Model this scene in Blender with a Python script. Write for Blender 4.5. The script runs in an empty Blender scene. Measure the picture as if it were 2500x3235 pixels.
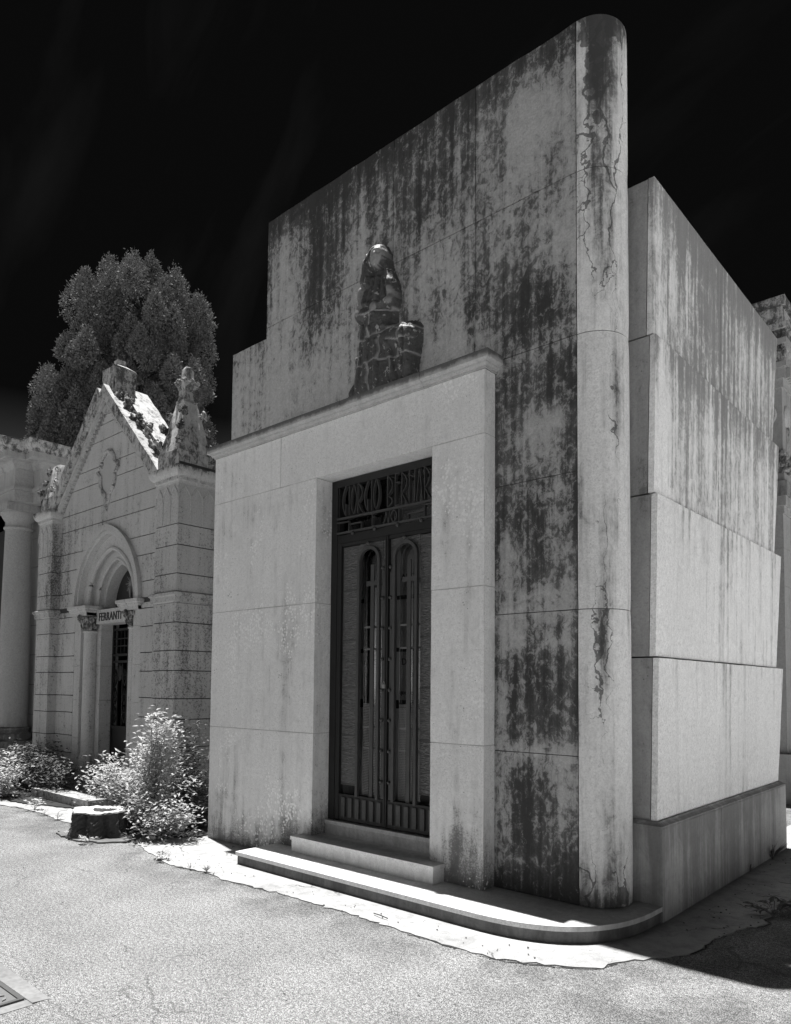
import bpy, math, random
import numpy as np
from mathutils import Vector, Matrix
random.seed(7); RNG = np.random.default_rng(7)
S = bpy.context.scene
C = S.collection

# ------------------------------------------------------------------ camera
cd = bpy.data.cameras.new('camera'); cam = bpy.data.objects.new('camera', cd); C.objects.link(cam)
yaw, pit, rol = 0.7265, 0.0508, 0.0089
r = Vector((math.cos(yaw), math.sin(yaw), 0)); f = Vector((-math.sin(yaw), math.cos(yaw), 0)); u = Vector((0, 0, 1))
f, u = f*math.cos(pit)+u*math.sin(pit), -f*math.sin(pit)+u*math.cos(pit)
r, u = r*math.cos(rol)+u*math.sin(rol), -r*math.sin(rol)+u*math.cos(rol)
M = Matrix((r, u, -f)).transposed().to_4x4(); M.translation = Vector((6.593, -4.4836, 1.6)); cam.matrix_world = M
cd.sensor_fit = 'HORIZONTAL'; cd.sensor_width = 36; cd.lens = 36*2306.3/2500; cd.shift_y = (2052.6-1617.5)/2500
cd.clip_start = .05; cd.clip_end = 2000
S.camera = cam

# ------------------------------------------------------------------ sky and sun
L = Vector((1.15, -0.318, -6.32)).normalized()          # the way the light travels
W = bpy.data.worlds.new('World'); S.world = W; W.use_nodes = True
nt = W.node_tree; bg = nt.nodes['Background']
sky = nt.nodes.new('ShaderNodeTexSky'); sky.sky_type = 'NISHITA'; sky.sun_disc = False
sky.sun_elevation = math.asin(-L.z); sky.sun_rotation = math.atan2(-L.x, -L.y)
sky.dust_density = 0.3; sky.ozone_density = 3.0; sky.air_density = 1.0
# black-and-white film behind a red filter: red kept, blue taken away, the same over the whole sky
sp = nt.nodes.new('ShaderNodeSeparateColor'); nt.links.new(sky.outputs[0], sp.inputs[0])
def wm(op, a, b):
    n = nt.nodes.new('ShaderNodeMath'); n.operation = op
    for i, v in enumerate((a, b)):
        if isinstance(v, (int, float)): n.inputs[i].default_value = v
        else: nt.links.new(v, n.inputs[i])
    return n.outputs[0]
tc = nt.nodes.new('ShaderNodeTexCoord')
mp = nt.nodes.new('ShaderNodeMapping'); mp.inputs['Rotation'].default_value = (.5, .3, .9); mp.inputs['Scale'].default_value = (1.2, 9, 3)
nt.links.new(tc.outputs['Generated'], mp.inputs[0])
nz = nt.nodes.new('ShaderNodeTexNoise'); nz.inputs['Scale'].default_value = 1.6; nz.inputs['Detail'].default_value = 6; nz.inputs['Distortion'].default_value = .4
nt.links.new(mp.outputs[0], nz.inputs['Vector'])
wisp = wm('MULTIPLY', wm('MAXIMUM', wm('SUBTRACT', nz.outputs['Fac'], .52), 0), .06)
val = wm('MAXIMUM', wm('SUBTRACT', sp.outputs[0], wm('MULTIPLY', sp.outputs[2], .35)), 0.012)
nt.links.new(wm('ADD', val, wisp), bg.inputs['Color']); bg.inputs['Strength'].default_value = 0.15
sl = bpy.data.lights.new('sun', 'SUN'); sl.energy = 5; sl.angle = math.radians(.55); sl.color = (1, .995, .985)
sun = bpy.data.objects.new('sun', sl); C.objects.link(sun); sun.rotation_euler = L.to_track_quat('-Z', 'Y').to_euler()
sun.location = (-3, 3, 20)
vs = S.view_settings; vs.view_transform = 'Standard'; vs.look = 'None'; vs.gamma = 1; vs.use_curve_mapping = False
vs.exposure = 0.82
S.cycles.use_denoising = True
S.cycles.adaptive_threshold = .012; S.cycles.max_bounces = 6; S.cycles.diffuse_bounces = 4; S.cycles.transparent_max_bounces = 12
S.cycles.caustics_reflective = False; S.cycles.caustics_refractive = False

# ------------------------------------------------------------------ mesh builder
ORG = {}
class MB:
    def __init__(s): s.v = []; s.f = []
    def add(s, vs, fs):
        o = len(s.v); s.v += [tuple(p) for p in vs]; s.f += [tuple(i+o for i in q) for q in fs]; return s
    def box(s, x0, x1, y0, y1, z0, z1):
        return s.hexa([(x0,y0,z0),(x1,y0,z0),(x1,y1,z0),(x0,y1,z0),(x0,y0,z1),(x1,y0,z1),(x1,y1,z1),(x0,y1,z1)])
    def hexa(s, p):
        return s.add(p, [(0,3,2,1),(4,5,6,7),(0,1,5,4),(1,2,6,5),(2,3,7,6),(3,0,4,7)])
    def gbox(s, p, res=.16):
        """hexahedron with gridded faces, so that a per-vertex stain can vary across it"""
        P = [np.array(q, float) for q in p]
        for a, b, c, d in [(0,3,2,1),(4,5,6,7),(0,1,5,4),(1,2,6,5),(2,3,7,6),(3,0,4,7)]:
            A, B, Cc, D = P[a], P[b], P[c], P[d]
            n = max(1, int(np.linalg.norm(B-A)/res)); m = max(1, int(np.linalg.norm(D-A)/res))
            vs = []
            for j in range(m+1):
                for i in range(n+1):
                    x, y = i/n, j/m
                    vs.append(tuple((A*(1-x)+B*x)*(1-y)+(D*(1-x)+Cc*x)*y))
            s.add(vs, [(j*(n+1)+i, j*(n+1)+i+1, (j+1)*(n+1)+i+1, (j+1)*(n+1)+i) for j in range(m) for i in range(n)])
        return s
    def gb(s, x0, x1, y0, y1, z0, z1, res=.16):
        return s.gbox([(x0,y0,z0),(x1,y0,z0),(x1,y1,z0),(x0,y1,z0),(x0,y0,z1),(x1,y0,z1),(x1,y1,z1),(x0,y1,z1)], res)
    def prism(s, poly, ax, t0, t1):
        n = len(poly)
        def P(a, b, t): return {'z': (a, b, t), 'y': (a, t, b), 'x': (t, a, b)}[ax]
        s.add([P(a, b, t0) for a, b in poly]+[P(a, b, t1) for a, b in poly],
              [tuple(range(n))[::-1], tuple(range(n, 2*n))]+[(i, (i+1) % n, n+(i+1) % n, n+i) for i in range(n)])
        return s
    def lathe(s, cx, cy, prof, seg=20, a0=0, a1=2*math.pi, cap=True):
        full = abs(a1-a0-2*math.pi) < 1e-6; m = seg if full else seg+1; o = len(s.v)
        for rr, z in prof:
            for i in range(m):
                a = a0+(a1-a0)*i/seg; s.v.append((cx+rr*math.cos(a), cy+rr*math.sin(a), z))
        k = len(prof)
        for j in range(k-1):
            for i in range(seg):
                i2 = (i+1) % m; s.f.append((o+j*m+i, o+j*m+i2, o+(j+1)*m+i2, o+(j+1)*m+i))
        if cap and full: s.f.append(tuple(o+(k-1)*m+i for i in range(m))); s.f.append(tuple(o+i for i in range(m))[::-1])
        return s
    def tube(s, pts, rad, seg=6, closed=False):
        pts = [Vector(p) for p in pts]; n = len(pts); o = len(s.v)
        for i, p in enumerate(pts):
            a = pts[(i-1) % n] if closed or i else p; b = pts[(i+1) % n] if closed or i < n-1 else p
            d = (b-a).normalized(); q = Vector((0, 0, 1)) if abs(d.z) < .9 else Vector((1, 0, 0))
            e = d.cross(q).normalized(); g = d.cross(e)
            R_ = rad(i/(n-1)) if callable(rad) else rad
            for k in range(seg):
                w = 2*math.pi*k/seg; s.v.append(tuple(p+(e*math.cos(w)+g*math.sin(w))*R_))
        for i in range(n if closed else n-1):
            j = (i+1) % n
            for k in range(seg):
                l = (k+1) % seg; s.f.append((o+i*seg+k, o+i*seg+l, o+j*seg+l, o+j*seg+k))
        if not closed: s.f.append(tuple(o+k for k in range(seg))); s.f.append(tuple(o+(n-1)*seg+k for k in range(seg))[::-1])
        return s
    def ball(s, c, rx, ry=None, rz=None, seg=10, rings=6, jit=0):
        ry = ry or rx; rz = rz or rx; o = len(s.v)
        for j in range(rings+1):
            t = math.pi*j/rings
            for i in range(seg):
                a = 2*math.pi*i/seg; k = 1+random.uniform(-jit, jit)
                s.v.append((c[0]+rx*k*math.sin(t)*math.cos(a), c[1]+ry*k*math.sin(t)*math.sin(a), c[2]+rz*k*math.cos(t)))
        for j in range(rings):
            for i in range(seg): s.f.append((o+j*seg+i, o+(j+1)*seg+i, o+(j+1)*seg+(i+1) % seg, o+j*seg+(i+1) % seg))
        return s
    def sweep(s, path, prof, side=1):
        """profile [(out, z)] swept along a horizontal polyline with mitred corners; side=1: outward is right of travel"""
        P = [Vector((a, b)) for a, b in path]; n = len(P); o = len(s.v); k = len(prof); mit = []
        for i in range(n):
            d1 = (P[i]-P[i-1]).normalized() if i else (P[1]-P[0]).normalized()
            d2 = (P[i+1]-P[i]).normalized() if i < n-1 else d1
            n1 = Vector((d1.y, -d1.x))*side; n2 = Vector((d2.y, -d2.x))*side
            m = (n1+n2); m = m/m.dot(n1) if m.length > 1e-6 else n1; mit.append(m)
        for i in range(n):
            for q, z in prof: w = P[i]+mit[i]*q; s.v.append((w.x, w.y, z))
        for i in range(n-1):
            for j in range(k-1): s.f.append((o+i*k+j, o+(i+1)*k+j, o+(i+1)*k+j+1, o+i*k+j+1))
        return s
    def ribbon(s, pts, w, y0, y1):
        """flat bar standing on edge: polyline in XZ, thickness w, from y0 to y1"""
        n = len(pts); Lf = []; Rt = []
        for i in range(n):
            a = Vector(pts[max(i-1, 0)]); b = Vector(pts[min(i+1, n-1)]); d = (b-a).normalized(); q = Vector((-d.y, d.x))*w/2
            p = Vector(pts[i]); Lf.append(p+q); Rt.append(p-q)
        o = len(s.v)
        for A, B in zip(Lf, Rt): s.v += [(A.x, y0, A.y), (B.x, y0, B.y), (B.x, y1, B.y), (A.x, y1, A.y)]
        for i in range(n-1):
            a, b = o+4*i, o+4*i+4
            for k in range(4): s.f.append((a+k, a+(k+1) % 4, b+(k+1) % 4, b+k))
        s.f += [(o, o+1, o+2, o+3), (o+4*n-1, o+4*n-2, o+4*n-3, o+4*n-4)]
        return s
    def build(s, name, mat, parent=None, smooth=False, stain=None, jit=0, kind=None):
        me = bpy.data.meshes.new(name); org = ORG.get(parent.name, Vector()) if parent else Vector()
        v = np.array(s.v, float)
        if jit: v = v+RNG.normal(0, jit, v.shape)
        if stain is not None: st = np.array([stain(*p) for p in v], np.float32)
        me.from_pydata((v-np.array(org)).tolist(), [], s.f)
        if stain is not None: me.attributes.new('stain', 'FLOAT', 'POINT').data.foreach_set('value', st)
        me.materials.append(mat)
        if smooth: me.polygons.foreach_set('use_smooth', [True]*len(me.polygons)); me.set_sharp_from_angle(angle=.7)
        me.update()
        o = bpy.data.objects.new(name, me); C.objects.link(o)
        if parent: o.parent = parent
        ORG[o.name] = org
        if kind: o['kind'] = kind
        return o
def root(name, loc, label, cat, group=None):
    o = bpy.data.objects.new(name, None); C.objects.link(o); o.location = loc; ORG[o.name] = Vector(loc); o.empty_display_size = .2
    o['label'] = label; o['category'] = cat
    if group: o['group'] = group
    return o
def tag(o, label, cat, group=None):
    o['label'] = label; o['category'] = cat
    if group: o['group'] = group
    return o
def smooth01(a, b, x):
    t = min(1, max(0, (x-a)/(b-a))); return t*t*(3-2*t)
def gsum(x, z, G):
    return sum(a*math.exp(-((x-cx)/sx)**2-((z-cz)/sz)**2) for cx, cz, sx, sz, a in G)
def text_mesh(name, txt, size, loc, mat, parent, ext=.004, w=1.0):
    cu = bpy.data.curves.new(name, 'FONT'); cu.body = txt; cu.size = size; cu.extrude = ext; cu.resolution_u = 3
    t = bpy.data.objects.new(name+'_t', cu); C.objects.link(t); bpy.context.view_layer.update()
    me = bpy.data.meshes.new_from_object(t); bpy.data.objects.remove(t); bpy.data.curves.remove(cu); me.name = name
    org = ORG[parent.name]
    me.transform(Matrix.Translation(Vector(loc)-org) @ Matrix.Rotation(math.pi/2, 4, 'X') @ Matrix.Diagonal((w, 1, 1, 1)))
    me.materials.clear(); me.materials.append(mat)
    o = bpy.data.objects.new(name, me); C.objects.link(o); o.parent = parent; ORG[o.name] = org
    return o

# ------------------------------------------------------------------ materials
class G:
    def __init__(s, name, rough=.85, spec=.25):
        s.m = bpy.data.materials.new(name); s.m.use_nodes = True; s.nt = s.m.node_tree; s.b = s.nt.nodes['Principled BSDF']
        s.b.inputs['Roughness'].default_value = rough; s.b.inputs['Specular IOR Level'].default_value = spec
        s.pos = s.n('NewGeometry').outputs['Position']
    def n(s, t, ins=None, **pr):
        k = s.nt.nodes.new('ShaderNode'+t)
        for a, b in pr.items(): setattr(k, a, b)
        for a, b in (ins or {}).items(): s.put(k.inputs[a], b)
        return k
    def put(s, sock, v):
        if isinstance(v, bpy.types.NodeSocket): s.nt.links.new(v, sock)
        else: sock.default_value = v
    def m_(s, op, a, b=0., c=None, clamp=False):
        k = s.n('Math', operation=op, use_clamp=clamp); s.put(k.inputs[0], a); s.put(k.inputs[1], b)
        if c is not None: s.put(k.inputs[2], c)
        return k.outputs[0]
    def vec(s, sc=(1, 1, 1), off=(0, 0, 0), src=None):
        return s.n('Mapping', {'Vector': src or s.pos, 'Scale': sc, 'Location': off}).outputs[0]
    def noise(s, v, scale, detail=4, rough=.55, dist=0.):
        return s.n('TexNoise', {'Vector': v, 'Scale': scale, 'Detail': detail, 'Roughness': rough, 'Distortion': dist}).outputs['Fac']
    def voro(s, v, scale, feature='F1', out='Distance', rnd=1.):
        return s.n('TexVoronoi', {'Vector': v, 'Scale': scale, 'Randomness': rnd}, feature=feature).outputs[out]
    def step(s, v, a, b, c=0., d=1.):
        return s.n('MapRange', {'Value': v, 'From Min': a, 'From Max': b, 'To Min': c, 'To Max': d}, interpolation_type='SMOOTHSTEP').outputs[0]
    def mix(s, fac, a, b):
        k = s.n('Mix', data_type='FLOAT'); s.put(k.inputs[0], fac); s.put(k.inputs[2], a); s.put(k.inputs[3], b); return k.outputs[0]
    def mul(s, *a):
        o = a[0]
        for b in a[1:]: o = s.m_('MULTIPLY', o, b)
        return o
    def add(s, *a):
        o = a[0]
        for b in a[1:]: o = s.m_('ADD', o, b)
        return o
    def col(s, v): s.put(s.b.inputs['Base Color'], v if isinstance(v, bpy.types.NodeSocket) else (v, v, v, 1)); return s
    def bump(s, h, st=.3, d=.01):
        k = s.n('Bump', {'Height': h, 'Strength': st, 'Distance': d}); s.nt.links.new(k.outputs[0], s.b.inputs['Normal']); return s
def stone(name, base, dark, blot=1.35, streak=.9, fine=.6, sscale=(7, 7, .8), bscale=8., edge=.06, lichen=0., pits=.5, crack=0., grain=0., rough=.85, wash=.5, drip=.3):
    g = G(name, rough)
    rnd = g.n('ObjectInfo').outputs['Random']
    A = g.add(g.n('Attribute', attribute_name='stain').outputs['Fac'], g.mul(g.m_('SUBTRACT', rnd, .5), .12))
    big = g.noise(g.vec(), 1.3, 3, .6)
    st = g.noise(g.vec(sscale), 1., 5, .66)
    bl = g.noise(g.vec((1, 1, .72)), bscale, 6, .74, .6)
    s2 = g.mul(g.m_('SUBTRACT', g.noise(g.vec((19, 19, .55)), 1., 3, .6), .5), drip)
    fi = g.noise(g.vec(), 80, 2, .7)
    md = g.noise(g.vec(), 30, 3, .7)
    x = g.add(A, s2, g.mul(g.m_('SUBTRACT', bl, .5), blot), g.mul(g.m_('SUBTRACT', st, .5), streak), g.mul(g.m_('SUBTRACT', fi, .5), fine), g.mul(g.m_('SUBTRACT', md, .5), .7+grain))
    m2 = g.step(x, .5-edge, .5+edge)
    xs = g.add(A, s2, g.mul(g.m_('SUBTRACT', st, .5), streak*1.5), g.mul(g.m_('SUBTRACT', big, .5), .7), g.mul(g.m_('SUBTRACT', bl, .5), .7))
    m1 = g.step(xs, .12, .88)
    m = g.add(g.mul(m1, wash), g.mul(m2, 1-wash))
    soft = g.step(x, .0, .7)
    tone = g.add(.86, g.mul(big, .2), g.mul(g.m_('SUBTRACT', md, .5), .6), g.mul(g.m_('SUBTRACT', fi, .5), .8+grain*.5), g.mul(g.m_('SUBTRACT', rnd, .5), .10))
    light = g.mul(base, tone, g.m_('SUBTRACT', 1., g.mul(soft, .25)))
    dk = g.mul(dark, g.add(.2, g.mul(st, 1.0), g.mul(fi, .6), g.mul(big, .3)))
    c = g.mix(m, light, dk)
    pv = g.m_('LESS_THAN', g.voro(g.vec(), 34), g.mul(g.step(g.noise(g.vec(), 5, 3), .52, .72), .17*pits))
    c = g.mix(g.mul(pv, .75), c, dark)
    if lichen:
        lv = g.m_('LESS_THAN', g.voro(g.vec(), 30), g.mul(g.step(g.noise(g.vec((1, 1, .7)), 1.7, 4), .46, .62), .26*lichen))
        c = g.mix(g.mul(lv, .8), c, .95)
    if crack:
        wob = g.n('VectorMath', {0: g.pos, 1: g.n('Mapping', {'Vector': g.n('TexNoise', {'Vector': g.vec(), 'Scale': 6., 'Detail': 5}).outputs['Color'], 'Scale': (.22, .22, .5)}).outputs[0]}, operation='ADD').outputs[0]
        ed = g.voro(g.vec((7, 7, .9), src=wob), 1., 'DISTANCE_TO_EDGE')
        ck = g.mul(g.m_('LESS_THAN', ed, g.mul(g.step(A, .12, .6), .075)), crack)
        c = g.mix(ck, c, dark)
    g.col(c)
    g.bump(md, .35, .007)
    return g.m
SLAB = stone('patina_limestone', .50, .042, blot=2.0, streak=.9, bscale=17., edge=.15, wash=.48, drip=.65)
PILLAR = stone('column_limestone', .82, .065, blot=1.1, streak=1.2, bscale=10, edge=.18, crack=.75, wash=.6, drip=.8)
PORTAL = stone('portal_limestone', .82, .12, blot=.9, streak=1.0, fine=1.2, lichen=1.5, pits=1.3, edge=.2, wash=.4)
SIDE = stone('side_limestone', .92, .24, blot=1.2, streak=1.5, sscale=(9, 9, .45), bscale=13, edge=.12, drip=.6)
RETURN = stone('return_limestone', .40, .11, blot=1.0, pits=1.2)
PLINTH = stone('plinth_limestone', .46, .17, blot=.7, streak=1.5, sscale=(9, 9, .5), edge=.3, pits=.2)
CORN = stone('cornice_limestone', .48, .10, blot=.8, edge=.12)
GOTH = stone('chapel_limestone', .54, .06, blot=.5, streak=.9, fine=1.8, grain=1.0, edge=.14, bscale=5, wash=.3)
GOTHC = stone('carved_limestone', .60, .035, blot=1.9, fine=.6, bscale=14, edge=.1, pits=.3)
TEMP = stone('temple_limestone', .43, .10, blot=.9, edge=.12)
MARB = stone('step_marble', .78, .33, blot=1.0, streak=.3, sscale=(3, 3, 3), edge=.2, pits=.25, rough=.5)
RISER = stone('riser_concrete', .20, .07, blot=1.0, streak=.8, edge=.2, pits=.6)
def plain(name, v, rough=.8, nv=.25, ns=40, bump=.2, metal=0., spec=.3):
    g = G(name, rough, spec); n = g.noise(g.vec(), ns, 5, .6); n2 = g.noise(g.vec(), ns*.12, 4)
    g.col(g.mul(v, g.add(1-nv, g.mul(n, nv), g.mul(n2, nv)))); g.b.inputs['Metallic'].default_value = metal
    if bump: g.bump(n, bump, .004)
    return g.m
MORT = plain('dark_joint', .06); MORTL = plain('light_mortar', .50)
IRON = plain('painted_iron', .022, .5, .5, 60, .25, spec=.25)
IRONL = plain('worn_iron', .06, .5, .8, 45, .3, spec=.35)
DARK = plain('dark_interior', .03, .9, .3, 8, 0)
MEMO = plain('memorial_marble', .42, .35, .3, 7, .0)
INK = plain('engraved_letters', .01, .9, .2, 20, 0)
BARK = plain('bark', .06, .9, .9, 22, 1.)
CUT = plain('cut_wood', .55, .85, .5, 30, .5)
SOIL = plain('soil', .035, .95, .9, 18, .8)
def glass(name, tint, gl):
    g = G(name); nt = g.nt
    t = g.n('BsdfTransparent', {'Color': (tint, tint, tint, 1)}); q = g.n('BsdfGlossy', {'Roughness': .06, 'Color': (.8, .8, .8, 1)})
    fr = g.n('Fresnel', {'IOR': 1.45}).outputs[0]
    mx = g.n('MixShader', {0: g.m_('MULTIPLY', fr, gl)}); nt.links.new(t.outputs[0], mx.inputs[1]); nt.links.new(q.outputs[0], mx.inputs[2])
    nt.links.new(mx.outputs[0], nt.nodes['Material Output'].inputs['Surface']); return g.m
CLEAR = glass('clear_glass', .8, 1.0)
g = G('hammered_glass', .22, .6); w = g.noise(g.vec((16, 16, 70)), 1., 3, .6, 1.2)
g.col(g.mul(.13, g.add(.2, g.mul(w, 1.6)))); g.bump(w, 1., .02); HAMM = g.m
g = G('glazed_ceramic', .5, .35)
n1 = g.noise(g.vec(), 15, 6, .65, .4); n2 = g.noise(g.vec(), 45, 4); att = g.n('Attribute', attribute_name='stain').outputs['Fac']
spots = g.step(g.add(n1, g.mul(g.m_('SUBTRACT', n2, .5), .3)), .60, .64)
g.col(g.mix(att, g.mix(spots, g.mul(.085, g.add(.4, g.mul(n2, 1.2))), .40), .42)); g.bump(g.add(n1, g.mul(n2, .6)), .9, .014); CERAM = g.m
def leafm(name, v, var=.6, tl=.25, sp_=.35):
    g = G(name, .6, sp_); rnd = g.noise(g.vec(), 14, 2); g.col(g.mul(v, g.add(1-var/2, g.mul(rnd, var))))
    nt = g.nt; tr = g.n('BsdfTranslucent', {'Color': (v, v, v, 1)}); mx = g.n('MixShader', {0: tl})
    nt.links.new(g.b.outputs[0], mx.inputs[1]); nt.links.new(tr.outputs[0], mx.inputs[2]); nt.links.new(mx.outputs[0], nt.nodes['Material Output'].inputs['Surface'])
    return g.m
LEAF = leafm('shrub_leaf', .52); LEAF_SHADE = leafm('shade_painted_leaf', .12); CYP = leafm('cypress_leaf', .20, 1.2, .03, .05); STEM = plain('stem', .22)  # second shrub leaf is a darkened copy: shade painted into its colour
# pale worn asphalt
g = G('worn_asphalt', .9, .2)
a1 = g.noise(g.vec(), 150, 2, .7); a3 = g.noise(g.vec(), .7, 5, .65); a4 = g.noise(g.vec(), 6, 4, .65); a2 = g.noise(g.vec(), 45, 4, .8)
wob = g.n('VectorMath', {0: g.pos, 1: g.n('Mapping', {'Vector': g.n('TexNoise', {'Vector': g.vec(), 'Scale': 3., 'Detail': 6}).outputs['Color'], 'Scale': (.5, .5, 0)}).outputs[0]}, operation='ADD').outputs[0]
ck = g.voro(g.vec((.9, 1.5, 1), src=wob), 1., 'DISTANCE_TO_EDGE')
ckm = g.mul(g.m_('LESS_THAN', ck, g.mul(g.step(g.noise(g.vec((1, 1, 1), (3, 5, 0)), 1.1, 3), .50, .62), .009)), .5)
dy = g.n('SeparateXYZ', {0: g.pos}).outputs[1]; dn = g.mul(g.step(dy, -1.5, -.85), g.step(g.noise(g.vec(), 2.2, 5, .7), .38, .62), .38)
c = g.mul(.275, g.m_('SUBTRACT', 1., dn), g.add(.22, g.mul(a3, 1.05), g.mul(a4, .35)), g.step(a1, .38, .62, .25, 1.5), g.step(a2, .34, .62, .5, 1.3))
g.col(g.mix(ckm, c, .06)); g.bump(a2, .5, .006); ASPH = g.m
g = G('old_concrete', .9, .2)
a1 = g.noise(g.vec(), 120, 3, .65); a3 = g.noise(g.vec(), 1.6, 6, .62); a4 = g.noise(g.vec((1, 1, 1)), 9, 7, .7, .6)
wob = g.n('VectorMath', {0: g.pos, 1: g.n('Mapping', {'Vector': g.n('TexNoise', {'Vector': g.vec(), 'Scale': 4., 'Detail': 6}).outputs['Color'], 'Scale': (.35, .35, 0)}).outputs[0]}, operation='ADD').outputs[0]
ck = g.voro(g.vec(src=wob), 1.7, 'DISTANCE_TO_EDGE')
ckm = g.mul(g.m_('LESS_THAN', ck, g.mul(g.step(g.noise(g.vec(), 1.3, 3), .5, .65), .012)), .7)
st = g.step(a4, .42, .66)
g.col(g.mix(ckm, g.mul(.46, g.add(.45, g.mul(a3, .85), g.mul(g.m_('SUBTRACT', a1, .5), .7)), g.m_('SUBTRACT', 1., g.mul(st, .25))), .08)); g.bump(g.add(a1, a4), .4, .005); CONC = g.m
# ------------------------------------------------------------------ ground
def struct(o): o['kind'] = 'structure'; return o
m = MB(); m.add([(-250, -250, 0), (250, -250, 0), (250, 250, 0), (-250, 250, 0)], [(0, 1, 2, 3)])
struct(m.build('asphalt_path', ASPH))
def jag(pts, amp=.02, n=6):
    o = []
    for a, b in zip(pts, pts[1:]):
        ln = math.hypot(b[0]-a[0], b[1]-a[1]); m = max(1, min(n*3, int(ln/.05))); q = min(amp, ln/m*.25)
        for i in range(m):
            t = i/m; o.append((a[0]+(b[0]-a[0])*t+random.gauss(0, q), a[1]+(b[1]-a[1])*t+random.gauss(0, q)))
    return o+[pts[-1]]
edge = [(-12, -.75), (-6, -.72), (-3.69, -.69), (-3.31, -.6), (-2.65, -.58), (-2.02, -.64), (-1.73, -.62), (-.9, -.5), (-.5, -.55), (-.2, -.67), (.09, -.76), (.74, -.9), (1.01, -.86), (1.21, -.82),
        (1.5, -.86), (1.94, -.82), (2.45, -.8), (2.87, -.79), (3.37, -.81), (3.75, -.82), (4.14, -.80), (4.40, -.68), (4.58, -.58), (4.66, -.5), (4.66, -.44), (4.71, -.33), (4.84, -.13), (4.93, .02), (4.97, .23), (4.97, .45), (5.02, .74), (5.12, .94), (5.14, 1.03), (5.08, 1.09), (5.14, 1.58), (5.2, 2.6), (5.4, 3.4), (6.4, 3.65), (14, 3.7), (14.2, 14)]  # far right end widened out of view to bounce sunlight onto the side
ed = jag(edge, .010, 7)
def strip(pts, inner, z0, z1):
    k = MB()
    for p in pts: q = inner(*p); k.v += [(p[0], p[1], z0), (p[0], p[1], z1), (q[0], q[1], z1)]
    for i in range(len(pts)-1): o = 3*i; k.f += [(o, o+3, o+4, o+1), (o+1, o+4, o+5, o+2)]
    return k
apron = struct(strip(ed, lambda x, y: (min(x, 4.3), max(y, .7) if x > 4.3 else .7), -.04, .008).build('concrete_pavement', CONC))
bounce_outline = jag([(5.85, -.6), (7, -1.1), (10, -1.3), (18, -1.3), (18, 18), (5.85, 18), (5.85, -.6)], .02, 6)[:-1]
struct(MB().prism(bounce_outline, 'z', -.03, .006).build('bounce_ground', plain('pale_bounce_ground', .62, .95, .3, 40, .5)))  # added out of view: pale ground bouncing sunlight onto the side wall
# dark broken seam where the asphalt meets the concrete
sm = MB(); e2 = jag(edge[2:34], .008, 6)
for i in range(0, len(e2)-1):
    if math.sin(i*.37)+math.sin(i*.13+1) > (.75 if e2[i][0] < 4.0 else -.5):
        a, b = Vector(e2[i]), Vector(e2[i+1]); d = (b-a).normalized(); q = Vector((d.y, -d.x)); wd = .006+.012*random.random()
        A, B = a+q*.004, b+q*.004; Cc, D = b+q*(.004+wd), a+q*(.004+wd*.8)
        sm.add([(A.x, A.y, .004), (B.x, B.y, .004), (Cc.x, Cc.y, .004), (D.x, D.y, .004)], [(0, 3, 2, 1)])
sm.build('seam', plain('seam_dirt', .05, .95), bpy.data.objects['asphalt_path'])
soil = jag([(-7.5, -.42), (-5, -.5), (-3.6, -.46), (-2.9, -.25), (-2.4, -.1), (-1.9, -.28), (-1.2, -.5), (-.7, -.4), (-.25, -.28), (-.06, -.05), (-.06, .6)], .025, 6)+[(-.06, 3.5), (-7.5, 3.5)]
struct(MB().prism(soil, 'z', -.03, .022).build('soil_bed', SOIL))
struct(MB().prism(jag([(-1.5, -.9), (-1.2, -1.02), (-.8, -1.02), (-.55, -.9), (-.4, -.7), (-.45, -.5), (-.7, -.35), (-1.3, -.4), (-1.5, -.6), (-1.5, -.9)], .03, 5)[:-1], 'z', -.02, .017).build('soil_patch', plain('dry_soil', .16, .95, .9, 25, .8)))
# grit and crumbs of stone lying about
gr = MB()
for i in range(170):
    x = random.uniform(-3.0, 4.4); y = -.70+random.gauss(0, .10); q = random.uniform(.003, .006)
    if i % 4 == 0: y = random.uniform(-2.6, -.6)
    if i % 3 == 0: x = random.uniform(4.68, 5.1); y = random.uniform(.4, 3.3)
    gr.ball((x, y, .012+q*.4), q*random.uniform(.8, 1.8), q, q*.7, 5, 3, .3)
gr.build('grit', plain('grit_stone', .10, .9), None, kind='stuff')
tw = MB().tube([(3.05, -.70, .02), (3.12, -.715, .026), (3.2, -.72, .021)], .004, 5).build('twig', BARK); tag(tw, 'thin dry twig lying on the concrete before the long step', 'twig')

# ------------------------------------------------------------------ the tall mausoleum
R0 = root('mausoleum', (2.3, 1.8, 0), 'tall pale stone mausoleum with rounded end pillar and iron door, stained dark above', 'mausoleum')
s1, s2, zth, dt, Hc, Ht, P = .117, .255, .380, 3.522, 4.018, 4.094, .142
j1, j2 = 2.363, 1.169; dl, dr, Wd = 1.619, 2.980, 3.490
S1z, S2z, S3z, S4z, S5z, St, pr = 5.306, 4.112, 3.129, 2.150, 1.130, 6.441, 4.179
def st_portal(x, y, z):
    v = .05+.62*math.exp(-max(z-(.1 if x > 1.2 else 0), 0)/.30)+gsum(x, z, [(1.25, 1.9, .16, .9, .24), (.75, 2.4, .1, .8, .1), (.3, 1.0, .2, .4, .08), (.25, 3.9, .12, .25, .16), (.9, 3.35, .35, .07, .22), (1.45, .3, .25, .15, .15), (3.3, .4, .3, .35, .28), (3.15, 2.9, .07, .5, .12), (.1, 3.2, .08, .6, .05)])
    if y > .02 and x < 1.7 and z > 2.9: v += .2
    return v
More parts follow.
